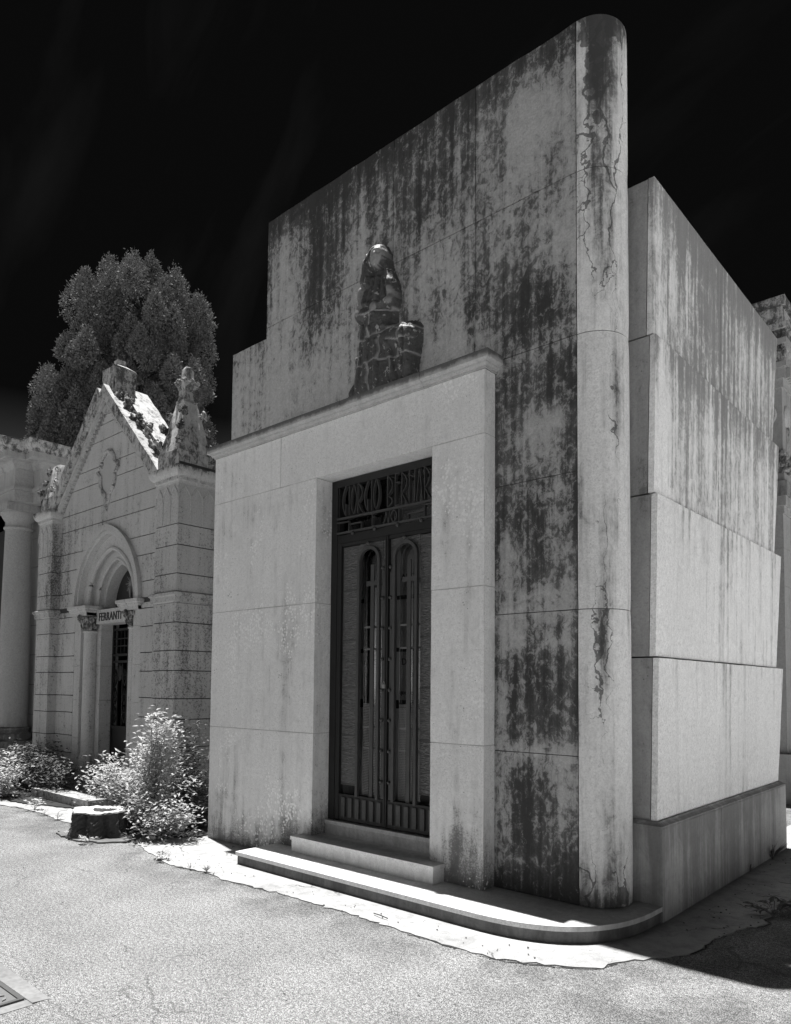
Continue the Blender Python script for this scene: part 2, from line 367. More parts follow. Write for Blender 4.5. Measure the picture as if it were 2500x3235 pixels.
def st_slab(x, y, z):
    if z > 4.0:
        v = .36+.30*smooth01(6.0, 6.42, z)+.14*smooth01(5.0, 5.9, z)
        v += gsum(x, z, [(1.5, 5.7, .2, .7, .30), (.95, 5.55, .25, .55, -.28), (2.1, 5.5, .3, .3, -.10), (2.75, 5.8, .35, .4, .22), (3.85, 5.85, .26, .32, -.45), (3.45, 5.55, .16, .35, .15), (3.85, 4.45, .35, .3, .42), (3.4, 4.75, .3, .3, .14), (4.1, 4.8, .12, .25, -.3), (1.0, 4.5, .55, .5, -.26), (1.8, 4.3, .5, .35, -.2), (3.0, 4.3, .28, .2, -.3), (2.85, 5.15, .2, .2, -.15), (1.25, 5.0, .12, .5, .12)])
        return v
    v = .66+gsum(x, z, [(3.9, 3.5, .2, .14, -.5), (3.75, 3.2, .25, .08, -.25), (3.95, 3.02, .2, .1, -.1), (3.62, 2.5, .1, .25, -.38), (3.95, 2.22, .25, .1, -.5), (3.62, 2.12, .12, .12, -.45), (3.65, 1.95, .12, .1, -.5), (4.0, 1.95, .15, .08, -.4), (3.6, 1.5, .07, .4, -.3), (3.9, 1.65, .25, .3, .12), (3.85, 1.12, .35, .1, -.45), (4.05, .85, .13, .35, -.42), (3.72, .75, .14, .35, .12), (3.55, .75, .07, .4, -.35), (3.7, .32, .16, .06, -.25), (4.1, 2.7, .06, .4, -.25)])
    return v+.25*math.exp(-(z-s1)/.15)
def st_pillar(x, y, z):
    a = math.atan2(x-pr, .392-y)
    v = .10+.5*math.exp(-(z-s1)/.16)
    q = math.exp(-((a-.75)/.55)**2)
    v += q*(.62*smooth01(5.5, 6.3, z)+.34*smooth01(4.1, 5.2, z)*(1-smooth01(5.9, 6.3, z)))
    v += .35*smooth01(6.2, 6.42, z)
    v += .34*math.exp(-((a-1.1)/.25)**2-((z-3.6)/.4)**2)+.24*math.exp(-((a-.9)/.4)**2-((z-2.75)/.25)**2)+.40*math.exp(-((a-.65)/.22)**2-((z-1.95)/.45)**2)
    return v
def block(x0, x1, y0, y1, z0, z1, mat, st, name='stone_block', gap=.003, jit=.0008, par=None):
    return MB().gb(x0+gap, x1-gap, y0, y1, z0+gap, z1-gap).build(name, mat, par or R0, stain=st, jit=jit)
# portal: piers and lintel in big ashlar
for z0, z1 in ((0.0, j2), (j2, j1), (j1, dt)):
    block(0, dl, 0, .56, z0, z1, PORTAL, st_portal); block(dr, Wd, 0, .56, max(z0, .1), z1, PORTAL, st_portal)
block(0, 1.094, 0, .56, dt, Hc, PORTAL, st_portal); block(1.094, Wd, 0, .56, dt, Hc, PORTAL, st_portal)
k = MB(); k.box(.006, dl-.006, .004, .55, .01, Hc-.01); k.box(dr+.006, Wd-.006, .004, .55, .11, Hc-.01); k.box(dl-.02, dr+.02, .004, .55, dt+.006, Hc-.01)
k.build('mortar_core', MORTL, R0)
prof = [(0, Hc), (.012, Hc), (.012, Hc+.014), (.026, Hc+.018), (.036, Hc+.032), (.036, Hc+.040), (.055, Hc+.046), (.0695, Hc+.056), (.0695, Ht+.04), (.0, Ht+.042)]
cm = MB()
for a, b in ((0, .8), (.8, 1.98), (1.98, 2.9), (2.9, Wd)):
    path = ([(0, .3)] if a == 0 else [])+[(a+.0015, 0), (b-.0015 if b < Wd else b, 0)]+([(Wd, .3)] if b == Wd else [])
    cm = MB().sweep(path, prof); cm.build('cornice_block', CORN, R0, stain=lambda x, y, z: .12+.75*smooth01(Ht-.005, Ht+.03, z))
MB().box(.001, Wd-.001, .001, .40, Hc+.001, Ht+.0405).build('cornice_core', CORN, R0, stain=lambda x, y, z: .5)
# tall slab with the rounded pillar at its right end
for x0, x1, z0, z1 in ((.651, 2.414, S1z, St), (2.414, 3.296, S1z, St), (3.296, pr, S1z, St), (.651, 2.29, S2z+.02, S1z), (2.29, 3.296, S2z+.02, S1z), (3.296, pr, S2z, S1z),
                       (3.44, pr, S3z, S2z), (3.44, pr, S4z, S3z), (3.44, pr, S5z, S4z), (3.44, pr, s1, S5z)):
    mb = MB().gb(x0+.003, x1-.003, P, .61, z0+.003, z1-.003, .11)
    if z1 == St:      # chipped and weathered top edge
        mb.v = [(a, b, c+(random.gauss(0, .002)-(.03*max(0, 1-abs(a-3.93)/.25)*random.random() if b < .2 else 0)) if c > St-.01 else c) for a, b, c in mb.v]
    mb.build('stone_slab', SLAB, R0, stain=st_slab, jit=.0008)
MB().box(.665, pr-.006, P+.006, .60, 4.0, St-.012).box(3.45, pr-.004, P+.006, .60, s1, 4.1).build('joint_core', MORT, R0)
for z0, z1 in ((s1, S4z), (S4z, S2z), (S2z, S1z), (S1z, St)):
    m = MB(); n = 26; h = max(4, int((z1-z0)/.11)); o = 0; rr = .25
    for j in range(h+1):
        z = z0+.003+(z1-z0-.006)*j/h
        for i in range(n+1):
            a = math.pi*i/n; e = .004 if j in (0, h) else 0
            m.v.append((pr+.002+(rr-e)*math.sin(a), P+rr-(rr-e)*math.cos(a), z))
    m.f += [(j*(n+1)+i, j*(n+1)+i+1, (j+1)*(n+1)+i+1, (j+1)*(n+1)+i) for j in range(h) for i in range(n)]
    m.f.append(tuple(h*(n+1)+i for i in range(n+1))); m.f.append(tuple(i for i in range(n+1))[::-1])
    m.build('pillar_drum', PILLAR, R0, smooth=True, stain=st_pillar)
MB().lathe(pr, P+.25, [(.243, s1), (.243, St-.01)], 26, -math.pi/2, math.pi/2, cap=False).build('pillar_core', MORT, R0)
# the body behind: courses that lean outwards, clad at the side
B0, bx = .57, 4.553; fx, fe = .024, .165
def st_side(k):
    base = (.50, .30, .10, .06)[k]; ztop = (5.324, 4.155, 2.996, 1.826)[k]
    def fn(x, y, z):
        v = base+.28*smooth01(ztop-.5, ztop, z)*(1 if k < 2 else .4)
        v += .30*math.exp(-((y-2.05)/.10)**2)*(.5+.5*smooth01(ztop-1.2, ztop-.2, z))-.25*math.exp(-((y-.62)/.2)**2)
        if k == 0: v += gsum(y, z, [(1.1, 4.6, .2, .3, -.2), (3.0, 4.7, .35, .3, -.15), (1.7, 4.75, .3, .3, .15)])
        if k == 1: v += gsum(y, z, [(1.05, 3.8, .12, .5, .14)])
        return v
    return fn
st_ret = lambda x, y, z: .18+.25*math.exp(-abs(z-3.1)/.2)+.25*smooth01(4.9, 5.3, z)+.2*math.exp(-abs(z-1.85)/.1)
for k, (z0, z1) in enumerate(((4.155, 5.324), (2.996, 4.155), (1.826, 2.996), (.673, 1.826))):
    yb = 3.66; xl = -.15
    MB().gbox([(xl, B0, z0+.006), (bx-.05, B0, z0+.006), (bx-.05, yb, z0+.006), (xl, yb, z0+.006), (xl, B0, z1-.006), (bx-.048+fx, B0, z1-.006), (bx-.048+fx, yb+fe, z1-.006), (xl, yb+fe, z1-.006)], .2).build('body_course', RETURN, R0, stain=st_ret)
    for y0, y1, t0, t1 in ((B0-.003, 2.03, B0-.003, 2.03), (2.033, yb+.002, 2.033, yb+fe+.002)):
        MB().gbox([(bx-.043, y0, z0+.006), (bx, y0, z0+.006), (bx, y1, z0+.006), (bx-.043, y1, z0+.006), (bx-.042+fx, t0, z1-.006), (bx+fx, t0, z1-.006), (bx+fx, t1, z1-.006), (bx-.042+fx, t1, z1-.006)], .12).build('cladding_panel', SIDE, R0, stain=st_side(k), jit=.0006)
block(-.15, .9, .30, .569, 4.0, 5.32, SLAB, lambda x, y, z: .22+.1*smooth01(4.9, 5.3, z), 'body_course')
MB().box(-.12, bx-.06, .62, 3.6, .02, 5.3).build('body_core', MORT, R0)
st_pl = lambda x, y, z: .42+.2*smooth01(.35, .62, z)-.25*smooth01(2.6, 3.5, y-z*.6)+.15*math.exp(-((y-1.9)/.3)**2)
pb = 3.713
for y0, y1 in ((.517, 1.75), (1.75, 2.9), (2.9, pb)):
    MB().gb(3.9, 4.609, y0+(.0015 if y0 > .6 else 0), y1-.0015, -.01, .640, .12).build('plinth_slab', PLINTH, R0, stain=st_pl, jit=.0006)
MB().box(-.1, 4.6, .60, 3.70, .0, .64).build('plinth_core', PLINTH, R0, stain=lambda *a: .4)
MB().sweep([(4.2, .565), (4.556, .565), (4.556, 3.664), (4.2, 3.664)], [(.052, .642), (.052, .655), (.040, .661), (.022, .672), (.015, .682), (0, .683)]).build('plinth_moulding', PLINTH, R0, stain=lambda *a: .62)
# steps
def curve_outline(off):
    pts = [(1.143-off, -.482-off), (3.55, -.482-off)]
    cx, cy, ra, rb = 3.62, .50, .985+off, .982+off
    for i in range(1, 19):
        a = -math.pi/2+math.pi/2*i/18; ca, sa = math.cos(a), math.sin(a)
        q = 2/2.7; pts.append((cx+ra*abs(ca)**q, cy-rb*abs(sa)**q))
    return pts+[(4.606+off, .56), (3.2, .56), (3.2, .2), (1.143-off, .2)]
st_tread = lambda x, y, z: .05+.45*smooth01(3.6, 4.3, x)*smooth01(-.35, -.1, y)+.2*smooth01(.0, .15, y)
def gridtop(poly, z, t):
    return MB().prism(poly, 'z', z-t, z)
ls = MB().prism(curve_outline(-.014), 'z', -.01, .084).build('step_riser', RISER, R0, stain=lambda x, y, z: .45)
tr = MB(); po = curve_outline(0.0); xs = sorted(set([1.143, 1.6, 2.1, 2.6, 3.1, 3.5]))
tr.prism(po, 'z', .085, s1); lt = tr.build('step_tread', MARB, R0, stain=lambda x, y, z: .55 if x > 3.8 and y > -.3 else (.12 if y < -.4 else .25))
MB().gb(1.502, 3.124, -.136, .30, s1, .222).build('upper_riser', MARB, R0, stain=lambda x, y, z: .22)
MB().gb(1.492, 3.134, -.146, .20, .223, s2).build('upper_tread', MARB, R0, stain=lambda x, y, z: .12+.5*math.exp(-((y-.0)/.06)**2))
MB().gb(dl+.002, dr-.002, .160, .54, s2-.02, .345).build('threshold', MARB, R0, stain=lambda x, y, z: .45)
for a, b in ((dl+.002, 2.28), (2.283, 2.72), (2.723, dr-.002)): MB().gb(a, b, .152, .54, .347, zth).build('threshold_slab', MARB, R0, stain=lambda x, y, z: .3)

# ------------------------------------------------------------------ iron door
D = .193
k = MB(); k.box(1.622, 1.70, D, .275, zth, 3.518); k.box(2.955, 2.978, D, .275, zth, 3.518); k.box(1.70, 2.955, D, .275, 3.452, 3.518); k.box(1.70, 1.716, D+.012, .275, zth, 3.452)
fr = k.build('door_frame', IRON, R0)
tg = MB().box(1.70, 2.955, D+.004, .262, 2.925, 2.985).build('transom_rail', IRON, R0)
MB().box(1.70, 2.955, D+.004, D+.02, 2.985, 2.999).build('transom_pane_bead', IRON, tg)
MB().box(1.70, 2.955, .258, .263, 2.986, 3.451).build('transom_glass', CLEAR, R0)
MB().box(1.70, 2.955, .180, .206, 3.142, 3.160).build('transom_bar', IRONL, R0); bars = MB().box(1.70, 2.955, .180, .206, 3.008, 3.026).build('transom_bar', IRONL, R0)
def arc(x0, z0, x1, z1, bul, n=9):
    o = []
    for i in range(n+1):
        t = i/n; b = 4*t*(1-t)*bul; dx, dz = x1-x0, z1-z0; l = math.hypot(dx, dz)
        o.append((x0+dx*t-dz/l*b, z0+dz*t+dx/l*b))
    return o
def letter(ch, x, z, w, h):
    X = lambda a: x+a*w; Z = lambda b: z+b*h
    if ch == 'G': return [arc(X(.75), Z(1), X(.72), Z(0), -.62*w), [(X(.72), Z(0)), (X(.72), Z(.40))]]
    if ch == 'O': return [arc(X(.5), Z(1), X(.5), Z(0), -.5*w), arc(X(.5), Z(1), X(.5), Z(0), .5*w)]
    if ch == 'I': return [[(X(.5), Z(0)), (X(.5), Z(1))]]
    if ch == 'R': return [[(X(.1), Z(0)), (X(.1), Z(1))], arc(X(.1), Z(1), X(.12), Z(.36), .75*w), arc(X(.15), Z(.36), X(1), Z(0), -.05*w)]
    if ch == 'B': return [[(X(.1), Z(0)), (X(.1), Z(1))], arc(X(.1), Z(1), X(.1), Z(.36), .8*w), arc(X(.1), Z(.36), X(.1), Z(0), .8*w)]
    if ch == 'E': return [[(X(.2), Z(0)), (X(.2), Z(1))], [(X(.2), Z(1)), (X(.85), Z(1))], [(X(.2), Z(.72)), (X(.85), Z(.72))], [(X(.2), Z(0)), (X(.85), Z(0))]]
    if ch == 'N': return [[(X(.1), Z(0)), (X(.1), Z(1))], [(X(.95), Z(0)), (X(.95), Z(1))], [(X(.1), Z(.86)), (X(.95), Z(.74))]]
    if ch == 'n': return [arc(X(-.2), Z(0), X(.25), Z(1), -.12*w), [(X(.25), Z(1)), (X(.75), Z(0))], [(X(.75), Z(0)), (X(.95), Z(1))]]
    if ch == 'A': return [[(X(.05), Z(0)), (X(.5), Z(1))], [(X(.5), Z(1)), (X(.95), Z(0))]]
def put(txt, x0, x1, z, h, ws=None):
    ws = ws or {'I': .45}; tot = sum(ws.get(c, 1) for c in txt); x = x0
    for c in txt:
        w = (x1-x0)*ws.get(c, 1)/tot; k = MB()
        for st in letter(c, x+w*.06, z, w*.86, h): k.ribbon(st, .0065, .178, .214)
        k.build('iron_letter', IRONL, R0); x += w
put('GIORGIO', 1.765, 2.245, 3.168, .278); put('BERNAR', 2.325, 2.83, 3.168, .278)
put('E', 2.145, 2.195, 3.028, .108); put('n', 2.30, 2.375, 3.028, .108); put('O', 2.375, 2.455, 3.028, .108); put('I', 2.455, 2.495, 3.028, .108)
for q in ([(1.70, 3.115), (1.86, 3.115), (1.86, 3.026)], [(1.868, 3.085), (2.02, 3.085), (2.02, 3.026)], [(2.58, 3.026), (2.58, 3.075), (2.752, 3.075)], [(2.76, 3.026), (2.76, 3.125), (2.95, 3.125)]):
    MB().ribbon(q, .009, .18, .206).build('meander_bar', IRONL, R0)
kn0 = MB().ball((0, 0, 0), .019, .016, .019, 12, 8); kn1 = MB().ball((0, 0, 0), .017, .014, .017, 12, 8)
KM = {}
def knob(par, x, y, z, big=False):
    key = big
    if key not in KM: KM[key] = (kn0 if big else kn1).build('knob', IRONL, par, smooth=True); o = KM[key]; me = o.data; me.transform(Matrix.Translation(ORG[par.name]))
    else: o = bpy.data.objects.new('knob', KM[key].data); C.objects.link(o); o.parent = par; ORG[o.name] = ORG[par.name]
    o.location = Vector((x, y, z))-ORG[par.name]; return o
for x in (1.915, 2.19, 2.46, 2.726): knob(bars, x, .178, 2.998, True)
for side in (-1, 1):
    cx = 2.327+side*.215                 # centre line of the arched light
    X = lambda a: 2.330+side*a           # a: distance from the meeting line of the two leaves
    def bx_(k, a0, a1, *r_): k.box(min(X(a0), X(a1)), max(X(a0), X(a1)), *r_)
    k = MB(); bx_(k, .575, .625, D+.002, .25, .395, 2.922); bx_(k, .004, .017, D-.006, .25, .395, 2.922); bx_(k, .017, .575, D+.004, .25, 2.892, 2.922); bx_(k, .017, .575, D+.006, .25, .395, .625)
    leaf = k.build('door_leaf', IRON, R0)
    k = MB()
    for i in range(6):
        a0 = .045+i*.088; bx_(k, a0, a0+.046, D-.008, D+.01, .425, .598)
        k.build('rib', IRONL, leaf); k = MB()
    # arched frame
    k = MB(); wo, wi, zs = .138, .110, 2.718; n = 16
    out = [(cx-wo, .62)]+[(cx-wo*math.cos(math.pi*i/n), zs+wo*math.sin(math.pi*i/n)) for i in range(n+1)]+[(cx+wo, .62)]
    inn = [(cx-wi, .62)]+[(cx-wi*math.cos(math.pi*i/n), zs+wi*math.sin(math.pi*i/n)) for i in range(n+1)]+[(cx+wi, .62)]
    o = 0
    for (a, b), (c_, d_) in zip(out, inn): k.v += [(a, D-.012, b), (c_, D-.012, d_), (c_, D+.02, d_), (a, D+.02, b)]
    for i in range(len(out)-1):
        for q in range(4): k.f.append((4*i+q, 4*i+(q+1) % 4, 4*i+4+(q+1) % 4, 4*i+4+q))
    k.build('arch_frame', IRONL, leaf)
    k = MB().box(cx-.001, cx+.041, .218, .230, .625, 2.69).box(cx-.056, cx-.0015, .219, .229, 2.50, 2.543).box(cx+.0415, cx+.098, .219, .229, 2.50, 2.543); k.build('cross', IRONL, leaf)
    MB().box(cx-wi-.01, cx+wi+.01, .262, .266, .63, 2.83).build('arch_pane', CLEAR, leaf)
    for z in (2.133, 1.935, 1.243, 1.053): MB().box(cx-wi, cx+wi, .248, .258, z-.008, z+.008).build('glazing_bar', plain('pale_bar', .2) if 'pale_bar' not in bpy.data.materials else bpy.data.materials['pale_bar'], leaf)
    # wire mesh in the lower part
    k = MB(); sag = lambda x, z: .249+.004*math.sin(9*x+7*z)
    for i in range(15):
        x = cx-wi+.014*i+.004; k.tube([(x+.003*math.sin(z*6), sag(x, z), z) for z in np.linspace(.63, 1.45, 9)], .0016, 3)
    for j in range(58):
        z = .635+.0142*j; k.tube([(x, sag(x, z), z+.003*math.sin(x*20)) for x in np.linspace(cx-wi, cx+wi, 4)], .0016, 3)
    k.build('wire_mesh', plain('zinc_wire', .42, .5) if 'zinc_wire' not in bpy.data.materials else bpy.data.materials['zinc_wire'], leaf)
    # hammered glass panes at both sides of the arched light
    zz = [.713, 1.155, 1.588, 2.02, 2.476, 2.892]
    for z0, z1 in zip(zz, zz[1:]):
        bk = MB(); bx_(bk, .357, .575, D+.032, D+.036, z0+.007, z1-.007); bk.build('pane', HAMM, leaf)
        bk = MB(); bx_(bk, .357, .575, D+.028, D+.042, z0-.007, z0+.007); bk.build('pane_bar', IRONL, leaf)
        bk = MB(); bx_(bk, .017, .073, D+.032, D+.036, z0+.002, z1-.002); bk.build('pane', HAMM, leaf)
    k = MB()       # spandrel panes above the arch
    sp_ = [(cx-side*0+a_, b_) for a_, b_ in []]
    for sgn in (-1, 1):
        pl = [(cx+sgn*.14*math.cos(math.pi/2*i/8), 2.718+.14*math.sin(math.pi/2*i/8)) for i in range(9)]+[(cx, 2.892), (cx+sgn*.14, 2.892)]
        k.prism(pl, 'y', D+.031, D+.035)
    k.build('pane', HAMM, leaf)
    for z in (2.64, 2.374, 2.108, 1.839, 1.571, 1.31, 1.045, .778): knob(leaf, X(.046), D-.006, z)
    knob(leaf, cx, D-.014, 2.878, True)
    k = MB(); bx_(k, .030, .062, D+.008, D+.03, .63, 2.60); k.build('lock_stile', IRONL, leaf)
pl = MB().box(2.303, 2.333, .170, .186, 1.585, 1.620); pl.tube([(2.318+.011*math.cos(a), .178, 1.622+.022*math.sin(a)) for a in np.linspace(0, math.pi, 8)], .003, 6)
pl.build('padlock', plain('brass', .25, .4), R0)
# the chamber behind the door
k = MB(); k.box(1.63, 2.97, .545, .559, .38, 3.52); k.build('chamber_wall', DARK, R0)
for i, (z0, z1) in enumerate(((.42, 1.40), (1.48, 1.92), (1.96, 2.40), (2.44, 2.90), (2.96, 3.48))):
    ms = MB().box(1.66, 2.94, .525, .544, z0, z1).build('memorial_slab', MEMO, R0)
    if i == 1:
        text_mesh('inscription', 'COM', .085, (1.80, .521, 1.80), INK, ms, .002); text_mesh('inscription', 'D BERNA', .085, (2.22, .521, 1.80), INK, ms, .002)
        text_mesh('inscription', '* 16   10', .06, (1.78, .521, 1.69), INK, ms, .002); text_mesh('inscription', '+ 3  2-', .06, (2.28, .521, 1.69), INK, ms, .002)
        text_mesh('inscription', 'questo', .06, (2.20, .521, 1.53), INK, ms, .002)
    if i == 3: text_mesh('inscription', 'D. MAR', .075, (1.77, .521, 2.60), INK, ms, .002); text_mesh('inscription', 'ANO', .075, (2.21, .521, 2.58), INK, ms, .002)
    if i == 4: text_mesh('inscription', '1908', .04, (2.10, .521, 3.24), INK, ms, .002); text_mesh('inscription', 'ZAN', .06, (2.30, .521, 3.06), INK, ms, .002)

# ------------------------------------------------------------------ ceramic relief of a seated mourner
sil = [(2.293,5.50),(2.36,5.475),(2.405,5.39),(2.42,5.29),(2.45,5.2),(2.49,5.12),(2.52,5.01),(2.52,4.93),(2.49,4.82),(2.495,4.755),(2.54,4.725),(2.62,4.73),(2.72,4.70),(2.765,4.64),(2.765,4.5),(2.735,4.37),(2.72,4.29),(2.74,4.12),
       (1.80,4.12),(1.86,4.24),(1.93,4.32),(1.985,4.36),(2.02,4.45),(2.03,4.6),(2.05,4.75),(2.05,4.9),(2.07,5.03),(2.09,5.13),(2.14,5.2),(2.165,5.27),(2.16,5.4),(2.2,5.465),(2.25,5.497)]
A = np.array(sil); Bq = np.roll(A, -1, 0)
nx, nz_ = 110, 150; gx = np.linspace(1.79, 2.79, nx); gz = np.linspace(4.12, 5.52, nz_); XX, ZZ = np.meshgrid(gx, gz)
def sdist(x, z):
    d = np.full(x.shape, 9.); ins = np.zeros(x.shape, bool)
    for a, b in zip(A, Bq):
        e = b-a; t = np.clip(((x-a[0])*e[0]+(z-a[1])*e[1])/(e@e), 0, 1)
        d = np.minimum(d, np.hypot(x-a[0]-t*e[0], z-a[1]-t*e[1]))
        c1 = (a[1] <= z) & (b[1] > z); c2 = (b[1] <= z) & (a[1] > z); cr = e[0]*(z-a[1])-e[1]*(x-a[0])
        ins ^= (c1 & (cr > 0)) | (c2 & (cr < 0))
    return np.where(ins, d, -d)
dd = sdist(XX, ZZ); H = .105*(1-np.exp(-np.maximum(dd, 0)/.075))
def ell(cx, cz, rx, rz, h, rot=0):
    c_, s_ = math.cos(rot), math.sin(rot); a = (XX-cx)*c_+(ZZ-cz)*s_; b = -(XX-cx)*s_+(ZZ-cz)*c_
    return h*np.sqrt(np.maximum(0, 1-(a/rx)**2-(b/rz)**2))
def cap(x0, z0, x1, z1, rr, h, r1=None):
    r1 = r1 or rr; dx, dz = x1-x0, z1-z0; t = np.clip(((XX-x0)*dx+(ZZ-z0)*dz)/(dx*dx+dz*dz), 0, 1)
    q = rr+(r1-rr)*t; d = np.hypot(XX-x0-t*dx, ZZ-z0-t*dz); return h*np.sqrt(np.maximum(0, 1-(d/q)**2))
def over(Hh, E_, base): return np.where(E_ > 0, np.maximum(Hh, base+E_), Hh)
H = over(H, ell(2.29, 5.38, .12, .125, .17), .035)                    # veiled head
H = over(H, cap(2.19, 5.36, 2.15, 5.18, .05, .09, .06), .06); H = over(H, cap(2.40, 5.28, 2.46, 5.08, .045, .07, .06), .05)
fz = ell(2.335, 5.355, .075, .095, .07, -.15); H = np.where(fz > 0, .150+fz*1.0, H)      # face set in the veil
H += ell(2.352, 5.345, .014, .035, .022)+ell(2.345, 5.30, .022, .010, .010)-ell(2.318, 5.365, .018, .012, .016)-ell(2.378, 5.362, .016, .012, .016)+ell(2.335, 5.395, .06, .014, .012)
H = over(H, cap(2.12, 5.12, 2.10, 4.92, .06, .09, .07), .07)           # left sleeve
H = over(H, cap(2.10, 4.92, 2.30, 4.86, .065, .09, .05), .08); H = over(H, cap(2.45, 5.10, 2.47, 4.93, .06, .07), .07)
H = over(H, cap(2.47, 4.93, 2.30, 4.93, .05, .08, .035), .09); H = over(H, ell(2.28, 4.93, .05, .055, .05), .12)    # joined hands
H = over(H, ell(2.20, 4.90, .075, .12, .07), .08); H = over(H, ell(2.47, 4.97, .06, .09, .05), .08)
H = over(H, cap(2.28, 4.80, 2.25, 4.3, .16, .10, .22), .07)
H = over(H, cap(2.35, 4.62, 2.66, 4.58, .12, .11, .10), .05); H = over(H, cap(2.67, 4.58, 2.66, 4.25, .09, .11, .07), .05)     # raised knee and shin
for (x0, z0, x1, z1) in ((2.16, 4.78, 2.08, 4.24), (2.24, 4.74, 2.2, 4.24), (2.33, 4.6, 2.34, 4.24), (2.44, 4.55, 2.5, 4.24), (2.55, 4.5, 2.58, 4.24), (2.09, 4.5, 1.95, 4.26), (2.30, 5.2, 2.28, 5.02), (2.36, 5.2, 2.37, 5.0), (2.19, 5.45, 2.15, 5.2), (2.22, 5.22, 2.17, 5.0), (2.43, 5.2, 2.47, 5.02), (2.62, 4.66, 2.60, 4.3), (2.70, 4.6, 2.69, 4.3), (2.4, 4.72, 2.62, 4.70)):
    H += cap(x0, z0, x1, z1, .024, .034, .032)
H = H*.80
gl = np.zeros_like(H)                                                 # grout lines between the ceramic pieces, later painted highlights too
def seam(x0, z0, x1, z1, w=.0075):
    global gl
    dx, dz = x1-x0, z1-z0; t = np.clip(((XX-x0)*dx+(ZZ-z0)*dz)/(dx*dx+dz*dz), 0, 1)
    d = np.hypot(XX-x0-t*dx+.006*np.sin(ZZ*40), ZZ-z0-t*dz+.006*np.sin(XX*35)); gl = np.maximum(gl, np.clip(1.4-d/w, 0, 1))
for q in ((2.05, 4.64, 2.45, 4.68), (2.45, 4.68, 2.77, 4.62), (2.0, 4.41, 2.3, 4.44), (2.3, 4.44, 2.76, 4.39), (2.24, 4.88, 2.25, 4.65), (2.13, 4.66, 2.12, 4.42), (2.36, 4.65, 2.36, 4.43), (2.57, 4.64, 2.57, 4.41), (2.24, 4.43, 2.24, 4.12), (2.47, 4.42, 2.46, 4.12), (2.09, 4.9, 2.5, 4.86), (2.45, 4.58, 2.72, 4.52)): seam(*q)
H = np.where(dd > 0, np.maximum(H, .01), H)-gl*.010*(dd > 0)
gl = np.maximum(gl, .55*(fz > .02)); gl = np.maximum(gl, .5*(ell(2.28, 4.93, .05, .055, 1) > .2)); gl = np.maximum(gl, .38*(cap(2.12, 5.12, 2.09, 4.95, .05, 1, .05) > .35)); gl = np.maximum(gl, .4*(ell(2.47, 4.97, .05, .08, 1) > .3))  # face, hands and sleeves lightened as well: highlights painted into the glaze
m = MB(); idx = -np.ones(H.shape, int); keep = dd > -.012; yy = P+.004-np.where(dd > 0, H, 0.)
for j in range(nz_):
    for i in range(nx):
        if keep[j, i]: idx[j, i] = len(m.v); m.v.append((gx[i], yy[j, i], gz[j]))
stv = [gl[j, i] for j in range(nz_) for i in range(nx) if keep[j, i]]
for j in range(nz_-1):
    for i in range(nx-1):
        q = (idx[j, i], idx[j, i+1], idx[j+1, i+1], idx[j+1, i])
        if min(q) >= 0: m.f.append(q)
it = iter(stv)
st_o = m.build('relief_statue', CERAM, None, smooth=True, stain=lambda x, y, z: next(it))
tag(st_o, 'dark glazed relief of a veiled seated mourner above the portal cornice', 'statue')
# ------------------------------------------------------------------ gothic chapel to the left
R1 = root('gothic_chapel', (-3.45, 2, 0), 'small gothic stone chapel with pointed doorway, gable and crocketed pinnacles', 'chapel')
Yw, Yb, cx0 = .55, .42, -3.44
zj = [.30, .56, .825, 1.171, 1.428, 1.777, 2.026, 2.377, 2.621, 2.705]
zu = [2.764, 2.987, 3.346, 3.61, 3.965, 4.215, 4.575, 4.815, 5.195, 5.427, 5.80]
apx, apz, sl_ = -3.52, 5.80, 1.10
gl_ = lambda z: apx-(apz-z)/sl_; gr_ = lambda z: apx+(apz-z)/sl_
def hw(z, w, h, zs=2.75):
    t = z-zs
    if t <= 0: return w
    R = (h*h+w*w)/(2*w); q = R*R-t*t
    return max(0., w-R+math.sqrt(q)) if q > 0 and t < h else 0.
def st_goth(x, y, z):
    v = .10+.35*math.exp(-(z-.3)/.35)*(1 if z < 2 else 0)
    v += gsum(x, z, [(-5.0, 3.3, .16, .9, .42), (-4.85, 1.5, .12, 1.2, .25), (-2.1, 3.2, .15, .5, .32), (-1.7, 3.1, .35, .35, .30), (-1.55, 2.4, .3, .3, .25), (-1.5, 1.5, .4, .6, .30), (-2.15, 1.8, .2, .9, .18), (-2.15, 2.4, .2, .3, .12), (-5.3, 3.0, .3, .25, .2), (-5.3, 1.6, .25, .5, .12)])
    return v
gp = .0065
